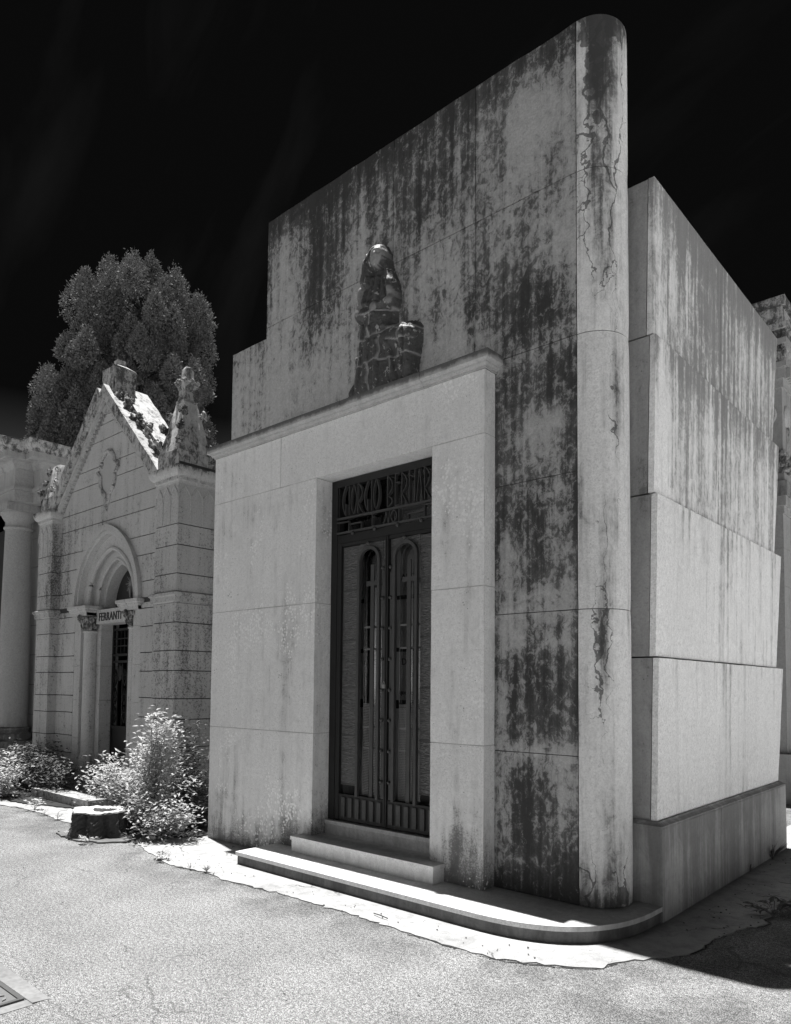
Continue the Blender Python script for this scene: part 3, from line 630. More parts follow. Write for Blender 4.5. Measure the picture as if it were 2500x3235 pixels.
for z0, z1 in list(zip(zj, zj[1:]))+list(zip(zu, zu[1:])):
    a, b = z0+gp, z1-gp; xl, xr = -5.0, -1.93
    zs = np.linspace(a, b, 6)
    L_ = [max(xl, gl_(z)) for z in zs]; R_ = [min(xr, gr_(z)) for z in zs]
    hole = [hw(z, .97, 1.13) for z in zs]
    if z0 < 2.7: hole = [.97]*6
    if hole[0] > 0 and hole[-1] > 0:
        MB().prism([(q, z) for q, z in zip(L_, zs)][::-1]+[(cx0-h, z) for h, z in zip(hole, zs)], 'y', Yw, Yw+.3).build('wall_block', GOTH, R1, stain=st_goth)
        MB().prism([(cx0+h, z) for h, z in zip(hole, zs)][::-1]+[(q, z) for q, z in zip(R_, zs)], 'y', Yw, Yw+.3).build('wall_block', GOTH, R1, stain=st_goth)
    elif hole[0] > 0:
        zt = np.linspace(a, 3.879, 12)
        notch = [(cx0-hw(z, .97, 1.13), z) for z in zt]+[(cx0+hw(z, .97, 1.13), z) for z in zt[::-1]]
        MB().prism([(L_[0], a)]+notch+[(R_[0], a), (R_[-1], b), (L_[-1], b)], 'y', Yw, Yw+.3).build('wall_block', GOTH, R1, stain=st_goth)
    else:
        q = [(x, z) for x, z in zip(L_, zs)]+[(x, z) for x, z in zip(R_, zs)][::-1]
        if abs(q[5][0]-q[6][0]) < .02: q = q[:6]+q[7:]
        MB().prism(q[::-1], 'y', Yw, Yw+.3).build('wall_block', GOTH, R1, stain=st_goth)
k = MB(); k.box(-4.98, -4.48, Yw+.012, Yw+.28, .05, 4.2); k.box(-2.46, -1.94, Yw+.012, Yw+.28, .05, 4.2)
k.prism([(-4.95, 3.9), (-1.98, 3.9), (-1.98, gr_(4.3)*0+4.25), (apx, 5.72), (-4.95, 4.25)], 'y', Yw+.012, Yw+.28); k.build('joint_core', MORT, R1)
# arch orders
def ring(wo, ho, wi, hi, y0, y1, name, zs=2.75):
    n = 18; k = MB(); o = []
    for (w, h) in ((wo, ho), (wi, hi)):
        R = (h*h+w*w)/(2*w); th = math.asin(min(1, h/R)); pts = []
        for i in range(n+1): t = th*i/n; pts.append((cx0-(w-R+R*math.cos(t)), zs+R*math.sin(t)))
        pts += [(2*cx0-x, z) for x, z in pts[::-1][1:]]; o.append(pts)
    for (a, b), (c_, d_) in zip(*o): k.v += [(a, y0, b), (c_, y0, d_), (c_, y1, d_), (a, y1, b)]
    for i in range(len(o[0])-1):
        for q in range(4): k.f.append((4*i+q, 4*i+(q+1) % 4, 4*i+4+(q+1) % 4, 4*i+4+q))
    k.build(name, GOTH, R1, stain=lambda x, y, z: .06)
    return o[1]
ring(.985, 1.15, .90, 1.06, .49, .80, 'hood_mould'); ring(.90, 1.06, .86, 1.01, .53, .82, 'arch_order')
p2 = ring(.86, 1.01, .69, .82, .615, .95, 'arch_order'); p3 = ring(.69, .82, .55, .68, .69, 1.0, 'arch_order'); ring(.55, .68, .47, .60, .77, 1.02, 'arch_order')
for pts, y, rr in ((p2, .62, .035), (p3, .70, .022)): MB().tube([(x, y, z) for x, z in pts], rr, 8).build('arch_roll', GOTH, R1, smooth=True, stain=lambda *a: .06)
# jambs, colonnettes with leaf capitals, imposts, base
for sd in (-1, 1):
    X = lambda a: cx0+sd*a
    def bb(k, a0, a1, *r_): return k.gb(min(X(a0), X(a1)), max(X(a0), X(a1)), *r_, res=.3)
    zq = [.30, .80, 1.36, 1.87, 2.40, 2.70]
    for z0, z1 in zip(zq, zq[1:]):
        bb(MB(), .77, .966, .553, .9, z0+.002, z1-.002).build('jamb_block', GOTH, R1, stain=lambda x, y, z: .08)
        bb(MB(), .47, .77, .72, 1.0, z0+.002, z1-.002).build('jamb_block', GOTH, R1, stain=lambda x, y, z: .12)
    xc, yc = X(.67), .66
    MB().lathe(xc, yc, [(.16, .28), (.16, .33), (.15, .40), (.13, .44), (.145, .48), (.12, .53), (.105, .56), (.10, .6), (.10, 2.36), (.115, 2.37), (.115, 2.39), (.10, 2.4)], 18).build('colonnette', GOTH, R1, smooth=True, stain=lambda x, y, z: .08+.2*math.exp(-(z-.3)/.3))
    k = MB().lathe(xc, yc, [(.095, 2.39), (.10, 2.45), (.125, 2.53), (.16, 2.60)], 14)
    for lv, (zc, rr, nn) in enumerate(((2.47, .125, 9), (2.54, .15, 9), (2.585, .175, 8))):
        for i in range(nn):
            a = 2*math.pi*(i+.5*lv)/nn; k.ball((xc+rr*math.cos(a), yc+rr*math.sin(a), zc), .034, .034, .042, 6, 4, .35)
            k.tube([(xc+.1*math.cos(a), yc+.1*math.sin(a), 2.41), (xc+(rr-.01)*math.cos(a), yc+(rr-.01)*math.sin(a), zc)], .011, 5)
    k.build('leaf_capital', GOTHC, R1, stain=lambda x, y, z: .5)
    a0, a1 = sorted((X(.50), X(.98)))
    MB().sweep([(a0, .72), (a0, .50), (a1, .50), (a1, .72)], [(-.06, 2.61), (0, 2.615), (0, 2.66), (.03, 2.68), (.03, 2.70), (.05, 2.715), (.05, 2.755), (-.2, 2.758)]).build('impost_block', GOTH, R1, stain=lambda *a: .1)
    MB().box(a0, a1, .505, .8, 2.612, 2.757).build('impost_core', GOTH, R1, stain=lambda *a: .1)
    bb(MB(), .46, .84, .44, .95, -.02, .28).build('base_block', GOTH, R1, stain=lambda *a: .3)
# lintel with the family name
ln = MB().gb(cx0-.50, cx0+.50, .655, .9, 2.49, 2.70, .2).build('lintel', GOTH, R1, stain=lambda *a: .02)
text_mesh('lintel_letters', 'FERRANTI', .175, (-3.86, .652, 2.53), plain('bronze_letters', .045, .7), ln, .006, .86)
# iron door and fanlight
k = MB()
Yd = .90; d0, d1 = cx0-.47, cx0+.47
for x in (d0, cx0-.018, d1-.03): k.box(x, x+.03, Yd, Yd+.04, .30, 2.49)
for z in (.30, .95, 1.92, 2.02, 2.40): k.box(d0, d1, Yd+.002, Yd+.036, z, z+.035)
dj = k.build('iron_door', IRON, R1)
k = MB()
for s_ in (0, 1):
    x0 = d0+.03+s_*.455; wv = .425
    for i in range(1, 4): k.box(x0+wv*i/4-.006, x0+wv*i/4+.006, Yd+.006, Yd+.026, 2.06, 2.40)
    for z in (2.17, 2.28): k.box(x0, x0+wv, Yd+.005, Yd+.025, z-.008, z+.008)
    for i in (1, 2): k.box(x0+wv*i/3-.008, x0+wv*i/3+.008, Yd+.006, Yd+.026, .98, 1.92)
    for zc in (1.15, 1.42, 1.70):
        for xc in (x0+.07, x0+wv-.07):
            k.ribbon([(xc, zc-.12), (xc+.06, zc), (xc, zc+.12), (xc-.06, zc), (xc, zc-.12)], .012, Yd+.006, Yd+.022)
            k.tube([(xc+(.045-.010*t)*math.cos(t*2.2), Yd+.012, zc+(.045-.010*t)*math.sin(t*2.2)) for t in np.linspace(0, 3.6, 14)], .006, 5)
    k.box(x0, x0+wv, Yd+.012, Yd+.02, .335, .95)
    k.ball((x0+wv/2, Yd+.01, 1.78), .075, .02, .12, 10, 7, .2)
k.build('grille', IRON, dj)
k = MB().prism([(cx0+s_*hw(z, .50, .63), z) for s_, zs in ((-1, np.linspace(2.70, 3.37, 10)), (1, np.linspace(3.37, 2.70, 10))) for z in zs], 'y', .935, .945)
fan = k.build('fanlight', plain('fanlight_sheet', .03, .5, .5, 30, .9), R1)
k = MB().tube([(cx0, .925, 2.72), (cx0, .92, 2.9)], .012, 6).lathe(cx0, .915, [(.012, 2.88), (.02, 2.95), (.03, 3.0), (.045, 3.02)], 10)
for i in range(16):
    a = 2*math.pi*i/16; q = .10 if i % 2 else .15
    k.tube([(cx0+.03*math.cos(a), .92, 3.09+.03*math.sin(a)), (cx0+q*math.cos(a), .92, 3.09+q*math.sin(a))], .008, 4)
k.ball((cx0, .915, 3.09), .035, .02, .045); k.build('torch_ornament', plain('gilt_iron', .22, .5), fan)
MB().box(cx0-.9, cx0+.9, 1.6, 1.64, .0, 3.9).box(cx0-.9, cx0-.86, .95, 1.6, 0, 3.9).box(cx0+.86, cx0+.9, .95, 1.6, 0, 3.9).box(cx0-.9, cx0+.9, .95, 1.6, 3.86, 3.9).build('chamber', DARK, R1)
# gable coping, saw-tooth trim, roof
aL, aR = (-5.12, 4.20), (-1.98, 4.27)
ap = (apx, 5.97)
def rake(p0, p1, t, y0, y1, name, mat, st, par=R1):
    a, b = Vector(p0), Vector(p1); d = (b-a).normalized(); q = Vector((-d.y, d.x)); q = q if q.y > 0 else -q
    n = 14; k = MB()
    P_ = [a+(b-a)*i/n for i in range(n+1)]
    for p in P_: k.v += [(p.x, y0, p.y), (p.x+q.x*t, y0, p.y+q.y*t), (p.x+q.x*t, y1, p.y+q.y*t), (p.x, y1, p.y)]
    for i in range(n):
        for s_ in range(4): k.f.append((4*i+s_, 4*i+(s_+1) % 4, 4*i+4+(s_+1) % 4, 4*i+4+s_))
    k.f += [(0, 1, 2, 3), (4*n+3, 4*n+2, 4*n+1, 4*n)]
    return k.build(name, mat, par, stain=st, jit=.003)
stc = lambda x, y, z: .42 if y < .5 else .30
for p0 in (aL, aR):
    rake(p0, (apx, apz+.02), .14, .40, .64, 'gable_coping', GOTHC, stc)
    rake((p0[0]*.97+apx*.03, p0[1]-.06), (apx, apz-.06), .05, .46, .56, 'gable_moulding', GOTH, lambda *a: .15)
    a, b = Vector(p0), Vector((apx, apz-.08)); n = 30; k = MB()
    for i in range(1, n):
        c_ = a+(b-a)*i/n; d = (b-a).normalized(); q = Vector((-d.y, d.x)); q = q if q.y > 0 else -q
        t0, t1, t2 = c_-d*.026-q*.02, c_+d*.026-q*.02, c_-q*.075
        k.prism([(t0.x, t0.y), (t1.x, t1.y), (t2.x, t2.y)], 'y', .50, Yw+.001)
    k.build('sawtooth_trim', GOTH, R1, stain=lambda *a: .2)
    rake((p0[0], p0[1]+.03), (apx, apz+.06), .15, .66, 1.08, 'roof_slab', GOTHC, lambda x, y, z: .25)
MB().box(-4.95, -4.42, .86, 2, 0, 4.1).box(-2.5, -1.95, .86, 2, 0, 4.1).box(-4.95, -1.95, 2, 4, 0, 4.1).build('nave_core', GOTH, R1, stain=lambda *a: .2)
# apex block
k = MB().gb(apx-.12, apx+.21, .50, .84, 5.55, 6.20, .12).build('apex_finial', GOTHC, R1, stain=lambda x, y, z: .48, jit=.006)
k = MB(); k.v = [(apx-.12, .50, 6.2), (apx+.21, .50, 6.2), (apx+.21, .84, 6.2), (apx-.12, .84, 6.2), (apx+.0, .62, 6.29), (apx+.09, .62, 6.29), (apx+.09, .72, 6.29), (apx+.0, .72, 6.29)]; k.f = [(0, 1, 5, 4), (1, 2, 6, 5), (2, 3, 7, 6), (3, 0, 4, 7), (4, 5, 6, 7)]
k.box(apx-.01, apx+.10, .61, .73, 6.28, 6.36); k.build('finial_cap', GOTHC, R1, stain=lambda *a: .4, jit=.006)
def crocket(k, x, y, z, q=.07, n=7):
    for i in range(n):
        k.ball((x+random.gauss(0, q*.36), y+random.gauss(0, q*.36), z+random.gauss(0, q*.42)), q*random.uniform(.4, .7), None, None, 6, 4, .5)
for t in (.20, .50, .80):
    x = apx+(aR[0]-apx)*t; z = apz+.02+(aR[1]-apz)*t; k = MB()
    for i in range(16): s_ = i/15; crocket(k, x+.30*(.5-s_)*-.75+.10, .60+random.gauss(0, .03), z+.30*(.5-s_)+.10+.06*math.sin(s_*3.1), .07, 2)
    k.build('crocket', GOTHC, R1, stain=lambda x, y, z: .6)
for t in (.25, .5, .75):
    x = apx+(aL[0]-apx)*t; z = apz+.02+(aL[1]-apz)*t; k = MB(); crocket(k, x-.1, .62, z+.16, .07, 5); k.build('crocket', GOTHC, R1, stain=lambda x, y, z: .55)
# blind trefoil on the gable
def tref(s_):
    pts = []
    for i in range(72):
        t = 2*math.pi*i/72; x, z = math.cos(t), math.sin(t)
        rr = .21+.10*max(0, math.cos((t-math.pi/2)))**2+.03*max(0, -math.sin(t))
        for ta, am in ((math.radians(18), .12), (math.radians(162), .12), (math.radians(270), .17)):
            dlt = abs((t-ta+math.pi) % (2*math.pi)-math.pi); rr += am*max(0, 1-dlt/.28)
        pts.append((-3.49+x*rr*s_*.9, 4.62+z*rr*s_*1.05))
    return pts
MB().tube([(x, Yw-.004, z) for x, z in tref(1.12)], .038, 6, True).build('trefoil_moulding', GOTH, R1, stain=lambda *a: .28)
MB().prism(tref(.93), 'y', Yw-.003, Yw+.02).build('trefoil_panel', plain('trefoil_stone', .46), R1)
# buttresses with blind arcades and pinnacles
for side, (x0, x1, top) in enumerate(((-5.49, -5.0, 5.30), (-1.93, -1.40, 5.74))):
    y1 = .95 if side == 0 else 3.6
    zz = [.30, .56, .825, 1.171, 1.428, 1.777, 2.026, 2.377, 2.621]; zz2 = [2.764, 2.987, 3.346, 3.61, 4.13]
    for z0, z1 in list(zip(zz, zz[1:]))+list(zip(zz2, zz2[1:])):
        MB().gb(x0, x1, Yb, y1, z0+gp, z1-gp, .2).build('buttress_block', GOTH, R1, stain=st_goth)
    MB().box(x0+.012, x1-.012, Yb+.012, y1-.02, .1, 4.4).build('buttress_core', MORT, R1)
    path = [(x0, y1), (x0, Yb), (x1, Yb), (x1, y1)]
    MB().sweep(path, [(-.02, 4.12), (.0, 4.125), (.0, 4.16), (.015, 4.165), (.015, 4.20), (.04, 4.215), (.06, 4.24), (.075, 4.29), (.075, 4.335), (-.05, 4.34)]).box(x0+.001, x1-.001, Yb+.001, y1-.01, 4.13, 4.338).build('buttress_cornice', GOTHC, R1, stain=lambda x, y, z: .15+.5*smooth01(4.24, 4.33, z))
    n = 12; wd = (x1-x0)/n
    for i in range(n): MB().box(x0+wd*(i+.1), x0+wd*(i+.9), Yb-.028, Yb-.01, 4.17, 4.21).build('dentil', GOTHC, R1, stain=lambda *a: .3)
    if side:
        for i in range(9): yv = Yb+.06*i; MB().box(x1+.01, x1+.028, yv+.008, yv+.05, 4.17, 4.21).build('dentil', GOTHC, R1, stain=lambda *a: .3)
    MB().sweep(path, [(-.01, 2.62), (.03, 2.64), (.03, 2.70), (.05, 2.715), (.05, 2.745), (.0, 2.764), (-.05, 2.765)]).box(x0+.001, x1-.001, Yb+.001, y1-.01, 2.62, 2.765).build('impost_band', GOTH, R1, stain=lambda x, y, z: .3)
    MB().sweep(path, [(.10, -.02), (.10, .22), (.07, .25), (.07, .40), (.045, .44), (.055, .48), (.03, .53), (0, .57)]).build('base_moulding', GOTH, R1, stain=lambda x, y, z: .35)
    # lancet arcade: raised ribs
    def lanc(k, P_, w):      # P_(a, z) -> point on the face
        for i in range(3):
            c_ = (i+.5)*w/3; h = w/6
            for s_ in (-1, 1):
                k.tube([P_(c_+s_*h*(1-t**1.6), 3.93+.16*t) for t in np.linspace(0, 1, 7)], .012, 5)
        for i in range(4): k.tube([P_(i*w/3, 3.93), P_(i*w/3, 3.86)], .014, 5)
        for i in range(1, 3): k.tube([P_(i*w/3, 3.86), P_(i*w/3, 3.62)], .008, 5)
    k = MB(); lanc(k, lambda a, z: (x0+a, Yb-.003, z), x1-x0)
    if side: lanc(k, lambda a, z: (x1+.003, Yb+a, z), .53)
    k.build('blind_arcade', GOTH, R1, stain=lambda *a: .05)
    # pinnacle
    cxp, cyp = (x0+x1)/2, Yb+.25
    MB().gb(cxp-.245, cxp+.245, cyp-.245, cyp+.245, 4.335, 4.56, .12).build('pinnacle_base', GOTHC, R1, stain=lambda x, y, z: .48, jit=.003)
    k = MB(); hb, ht = .235, (.095 if side else .11); zt = 5.24 if side else 5.12; n = 8
    for j in range(n+1):
        t = j/n; q = hb+(ht-hb)*t; z = 4.56+(zt-4.56)*t
        for sx, sy in ((-1, -1), (0, -1), (1, -1), (1, 0), (1, 1), (0, 1), (-1, 1), (-1, 0)): k.v.append((cxp+sx*q, cyp+sy*q, z))
    for j in range(n):
        for i in range(8): k.f.append((8*j+i, 8*j+(i+1) % 8, 8*j+8+(i+1) % 8, 8*j+8+i))
    k.f.append(tuple(8*n+i for i in range(8))); pn = k.build('pinnacle', GOTHC, R1, stain=lambda x, y, z: .42-.25*smooth01(4.7, 5.1, z), jit=.003)
    for t in ((.12, .42, .72) if side else (.12, .42, .75)):
        q = hb+(ht-hb)*t
        for sx, sy in ((-1, -1), (1, -1), (1, 1), (-1, 1)):
            k = MB(); crocket(k, cxp+sx*(q+.015), cyp+sy*(q+.015), 4.60+(zt-4.56)*t, .055, 7); k.build('crocket', GOTHC, pn, stain=lambda *a: .5)
    if side:
        k = MB().lathe(cxp, cyp, [(.12, 5.23), (.14, 5.25), (.14, 5.27), (.11, 5.29), (.095, 5.42), (.13, 5.50), (.13, 5.53), (.085, 5.56), (.075, 5.70), (.04, 5.74), (.0, 5.745)], 4, .785, .785+2*math.pi, cap=False)
        for i in range(8): a = i*math.pi/4; k.ball((cxp+.125*math.cos(a), cyp+.125*math.sin(a), 5.52), .035, None, None, 6, 4, .3)
        k.build('pinnacle_finial', GOTHC, pn, stain=lambda x, y, z: .45, jit=.006)
struct_step = MB().gb(cx0-.7, cx0+1.0, -.12, .6, 0.0, .13, .2).build('chapel_step', GOTH, R1, stain=lambda *a: .35)

# ------------------------------------------------------------------ classical tomb at the left edge
R2 = root('classical_tomb', (-8.5, 2, 0), 'classical stone tomb with Doric column and heavy cornice at the left edge', 'tomb')
XA, YA, XB, YB_ = -6.645, .45, -6.35, .76
pa = [(-11, YA), (XA, YA), (XA, YB_), (XB, YB_), (XB, 4.5)]
st_t = lambda x, y, z: .12+.2*smooth01(5.3, 5.6, z)
MB().sweep(pa, [(-.15, 4.765), (0, 4.77), (0, 4.96)]).build('architrave', TEMP, R2, stain=st_t)
MB().sweep(pa, [(0, 4.955), (.035, 4.957), (.035, 5.02), (.0, 5.025)]).build('taenia', TEMP, R2, stain=st_t)
MB().sweep(pa, [(0, 5.02), (0, 5.33)]).build('frieze', TEMP, R2, stain=st_t)
MB().sweep(pa, [(0, 5.325), (.03, 5.34), (.05, 5.39), (.10, 5.43), (.12, 5.435), (.22, 5.44), (.235, 5.45), (.235, 5.545)]).build('cornice', TEMP, R2, stain=lambda x, y, z: .2)
MB().sweep(pa, [(.235, 5.546), (.255, 5.55), (.255, 5.575), (.27, 5.60), (.32, 5.66), (.33, 5.70), (.33, 5.735), (-.3, 5.75)]).build('cyma', GOTHC, R2, stain=lambda x, y, z: .42)
MB().box(-11, XA-.001, YA+.001, 4, 4.77, 5.72).box(-11, XB-.001, YB_+.001, 4.5, 4.77, 5.72).build('entablature_core', TEMP, R2, stain=st_t)
k = MB(); k.v = [(-11, .16, 6.5), (-7.35, .16, 6.06), (-6.32, .16, 5.752), (-11, .16, 5.752), (-11, 1.6, 6.5), (-7.35, 1.6, 6.06), (-6.32, 1.6, 5.752), (-11, 1.6, 5.752)]
k.f = [(0, 3, 2, 1), (4, 5, 6, 7), (0, 1, 5, 4), (1, 2, 6, 5), (2, 3, 7, 6), (3, 0, 4, 7)]; k.build('roof', TEMP, R2, stain=lambda *a: .3)
ccx, ccy = -7.12, .72
MB().lathe(ccx, ccy, [(.265, .83), (.25, .87), (.245, .92), (.248, 1.6), (.235, 3.0), (.215, 4.33)], 36).build('column_shaft', TEMP, R2, smooth=True, stain=lambda x, y, z: .05+.35*math.exp(-(z-.8)/.25))
MB().lathe(ccx, ccy, [(.215, 4.325), (.235, 4.335), (.245, 4.36), (.235, 4.385), (.215, 4.39), (.215, 4.47), (.23, 4.49), (.27, 4.55), (.295, 4.61), (.295, 4.63)], 36).build('column_capital', TEMP, R2, smooth=True, stain=lambda *a: .1)
MB().gb(ccx-.33, ccx+.33, ccy-.33, ccy+.33, 4.63, 4.765).build('abacus', TEMP, R2, stain=lambda *a: .2)
MB().lathe(ccx, ccy, [(.33, .60), (.35, .64), (.35, .68), (.33, .72), (.29, .74), (.28, .77), (.30, .79), (.30, .82), (.265, .84)], 36).build('column_base', TEMP, R2, smooth=True, stain=lambda *a: .6)
MB().gb(ccx-.37, ccx+.37, ccy-.37, ccy+.37, .5, .60).build('column_plinth', TEMP, R2, stain=lambda *a: .5)
MB().gb(-11, XB+.05, .38, 4.5, -.02, .5, .4).build('podium', TEMP, R2, stain=lambda *a: .3)
zz = [.5, 1.05, 1.584, 2.117, 2.649, 3.18, 3.71, 4.24, 4.77]
for z0, z1 in zip(zz, zz[1:]): MB().gb(-7.35, XB, 1.0, 4.4, z0+.004, z1-.004, .4).build('wall_block', TEMP, R2, stain=lambda x, y, z: .1)
MB().box(-7.34, XB-.012, 1.012, 4.3, .5, 4.77).build('joint_core', MORT, R2)
MB().box(-11, -7.36, 1.35, 1.4, .5, 4.77).build('doorway_shade', DARK, R2)  # near-black sheet standing in for the shade inside the doorway

# ------------------------------------------------------------------ ornate tomb behind at the right edge
R3 = root('ornate_tomb', (2.0, 9, 0), 'ornate stone tomb with carved cornice and pilaster behind the tall mausoleum at right', 'tomb')
px_, py_ = 3.86, 7.0
pp = [(-.5, py_), (px_, py_), (px_, 11)]
def band(z0, z1, o, name, mat=TEMP, s_=.2):
    MB().sweep(pp, [(o, z0), (o, z1)]).sweep(pp, [(-.2, z0), (o, z0)]).sweep(pp, [(o, z1), (-.2, z1)]).build(name, mat, R3, stain=lambda *a: s_)
band(7.20, 7.34, .07, 'attic_cap', GOTHC, .62); band(6.92, 7.2, .02, 'attic_block', GOTHC, .45); band(6.84, 6.92, .12, 'cornice', GOTHC, .4); band(6.70, 6.84, .06, 'cornice_fascia', GOTHC, .66)
band(6.62, 6.70, .09, 'ovolo', TEMP, .25); band(6.36, 6.62, .03, 'frieze', GOTHC, .45); band(6.28, 6.36, .08, 'abacus_band', TEMP, .2); band(6.12, 6.28, .05, 'dentil_band', TEMP, .2); band(6.00, 6.12, .02, 'fascia', TEMP, .15)
band(4.9, 6.0, -.005, 'poppy_panel', TEMP, .2); band(4.62, 4.74, .015, 'ledge', TEMP, .3); band(4.40, 4.62, .05, 'cap_block', TEMP, .5); band(4.26, 4.40, .03, 'cap_moulding', TEMP, .25); band(4.15, 4.26, .0, 'neck', TEMP, .2)
zz = [.0, .7, 1.3, 1.9, 2.5, 3.1, 3.65, 4.15]
for z0, z1 in zip(zz, zz[1:]): MB().gb(2.6, px_-.02 if z0 > .6 else px_+.12, py_+.02 if z0 > .6 else py_-.1, 10.9, z0+.003, z1-.003, .5).build('pilaster_block', TEMP, R3, stain=lambda x, y, z: .15+.3*math.exp(-z/.5))
MB().box(-.4, px_-.03, py_+.03, 10.9, 0, 7.3).build('tomb_core', TEMP, R3, stain=lambda *a: .2)
for i in range(7): yv = py_+.02+.09*i; MB().box(px_+.05, px_+.11, yv, yv+.045, 6.13, 6.27).build('dentil', TEMP, R3, stain=lambda *a: .2)
for x, y, ax in ((3.64, py_-.01, 'y'), (px_+.0, 7.25, 'x')):
    k = MB(); k.ball((x, y, 5.62), .15 if ax == 'y' else .04, .04 if ax == 'y' else .17, .17, 14, 8); k.build('poppy_relief', GOTHC, R3, stain=lambda *a: .25)
    k = MB(); k.tube([(x, y, 5.46), (x, y, 4.95)], .03, 6); k.build('poppy_stem', GOTHC, R3, stain=lambda *a: .35)
def fest(pts, name):
    k = MB()
    for x, y, z, a_, b_, q in pts: k.ball((x, y, z), a_, b_, q, 7, 5, .3)
    k.build(name, GOTHC, R3, stain=lambda *a: .5)
ru = random.uniform
fest([(px_-.35+random.random()*.42, py_-.03+random.random()*.05, 4.78+random.random()*.26, ru(.03, .07), .03, ru(.03, .06)) for i in range(34)]+[(px_+.02, py_+random.random()*.5, 4.76+random.random()*.28, .03, ru(.03, .07), ru(.03, .06)) for i in range(26)], 'leaf_festoon')
fest([(px_-.4+random.random()*.45, py_-.04, 6.40+random.random()*.2, ru(.02, .05), .03, ru(.03, .06)) for i in range(30)], 'frieze_leaves')

# ------------------------------------------------------------------ cypresses behind the chapel
def frond_mesh(centers, radii, per, size, name, mat, parent, up=.2, org=None):
    n = len(centers)*per; c_ = np.repeat(np.array(centers), per, 0); a = np.repeat(np.array(radii), per, 0)
    d = RNG.normal(size=(n, 3)); d /= np.linalg.norm(d, axis=1)[:, None]
    q = (.72+.33*RNG.random(n))[:, None]*(1+.30*np.sin(d[:, :1]*9+c_[:, :1]*3)*np.sin(d[:, 2:]*8+c_[:, 2:]*5)*np.sin(d[:, 1:2]*8+1))
    tp = (1-.5*np.clip(d[:, 2:], -.4, 1)); p = c_+d*q*a*np.concatenate([tp, tp, np.full_like(tp, 1.75)], 1)
    t = d*.7+np.array([0, 0, up])+RNG.normal(0, .55, (n, 3)); t /= np.linalg.norm(t, axis=1)[:, None]
    s_ = np.cross(t, RNG.normal(size=(n, 3))); s_ /= np.linalg.norm(s_, axis=1)[:, None]
    l = (size*(.6+.8*RNG.random(n)))[:, None]; w = l*.22
    v = np.stack([p-s_*w*.5, p+t*l*.5-s_*w, p+t*l, p+t*l*.5+s_*w], 1).reshape(-1, 3)-np.array(ORG[parent.name])
    me = bpy.data.meshes.new(name); me.vertices.add(len(v)); me.vertices.foreach_set('co', v.ravel())
    me.loops.add(4*n); me.loops.foreach_set('vertex_index', np.arange(4*n)); me.polygons.add(n); me.polygons.foreach_set('loop_start', np.arange(n)*4)
    me.update(); me.validate(); me.materials.append(mat)
    o = bpy.data.objects.new(name, me); C.objects.link(o); o.parent = parent; ORG[o.name] = ORG[parent.name]; return o
def cypress(loc, zb, zt, rad, ncl, per, label, cr=.55):
    t = root('cypress_tree', (loc[0], loc[1], 0), label, 'tree', 'cypresses behind the chapel')
    k = MB().tube([(loc[0], loc[1], 0), (loc[0]+.1, loc[1], zb), (loc[0], loc[1]+.1, zb+(zt-zb)*.5), (loc[0], loc[1], zt-.8)], lambda s_: .38*(1-s_)+.05, 8)
    cs, rs = [], []
    for i in range(ncl):
        h = (i+.5)/ncl; z = zb+(zt-zb)*(1-(1-h)**.9); a = i*2.39996+random.gauss(0, .25)
        rr = rad(z)*(.86+.16*math.sin(3*a+z*1.9)*math.sin(2*a-z*1.1)+.34*random.random()-.20) if random.random() < .85 else rad(z)*.6*random.random()
        q = cr*random.uniform(.65, 1.25)
        cs.append((loc[0]+rr*math.cos(a), loc[1]+rr*math.sin(a), z)); rs.append([q]*3)
        if i % 3 == 0: k.tube([(loc[0], loc[1], z-rr*.7), (loc[0]+rr*.6*math.cos(a), loc[1]+rr*.6*math.sin(a), z-rr*.25), cs[-1]], lambda s_: .07*(1-s_)+.012, 5)
    k.build('trunk', BARK, t); frond_mesh(cs, rs, per, .085, 'crown', CYP, t)
    # twig-tips that break the outline
    return t
rad1 = lambda z: float(np.interp(z, [5, 8, 10.4, 12.1, 13.6, 14.6, 15.7, 16.4, 16.9], [2.5, 2.9, 2.75, 2.4, 2.35, 2.2, 1.8, 1.15, .5]))
cypress((-17.7, 8.7), 5.0, 16.5, rad1, 290, 1550, 'tall dense dark cypress with rounded top behind the gable', .39)
rad2 = lambda z: float(np.interp(z, [5, 9, 11, 12.2, 12.8], [1.0, 1.1, 1.0, .7, .3]))
cypress((-18.65, 6.5), 5.0, 12.2, rad2, 110, 1300, 'lower cypress left of the tall one, beyond the chapel roof', .35)

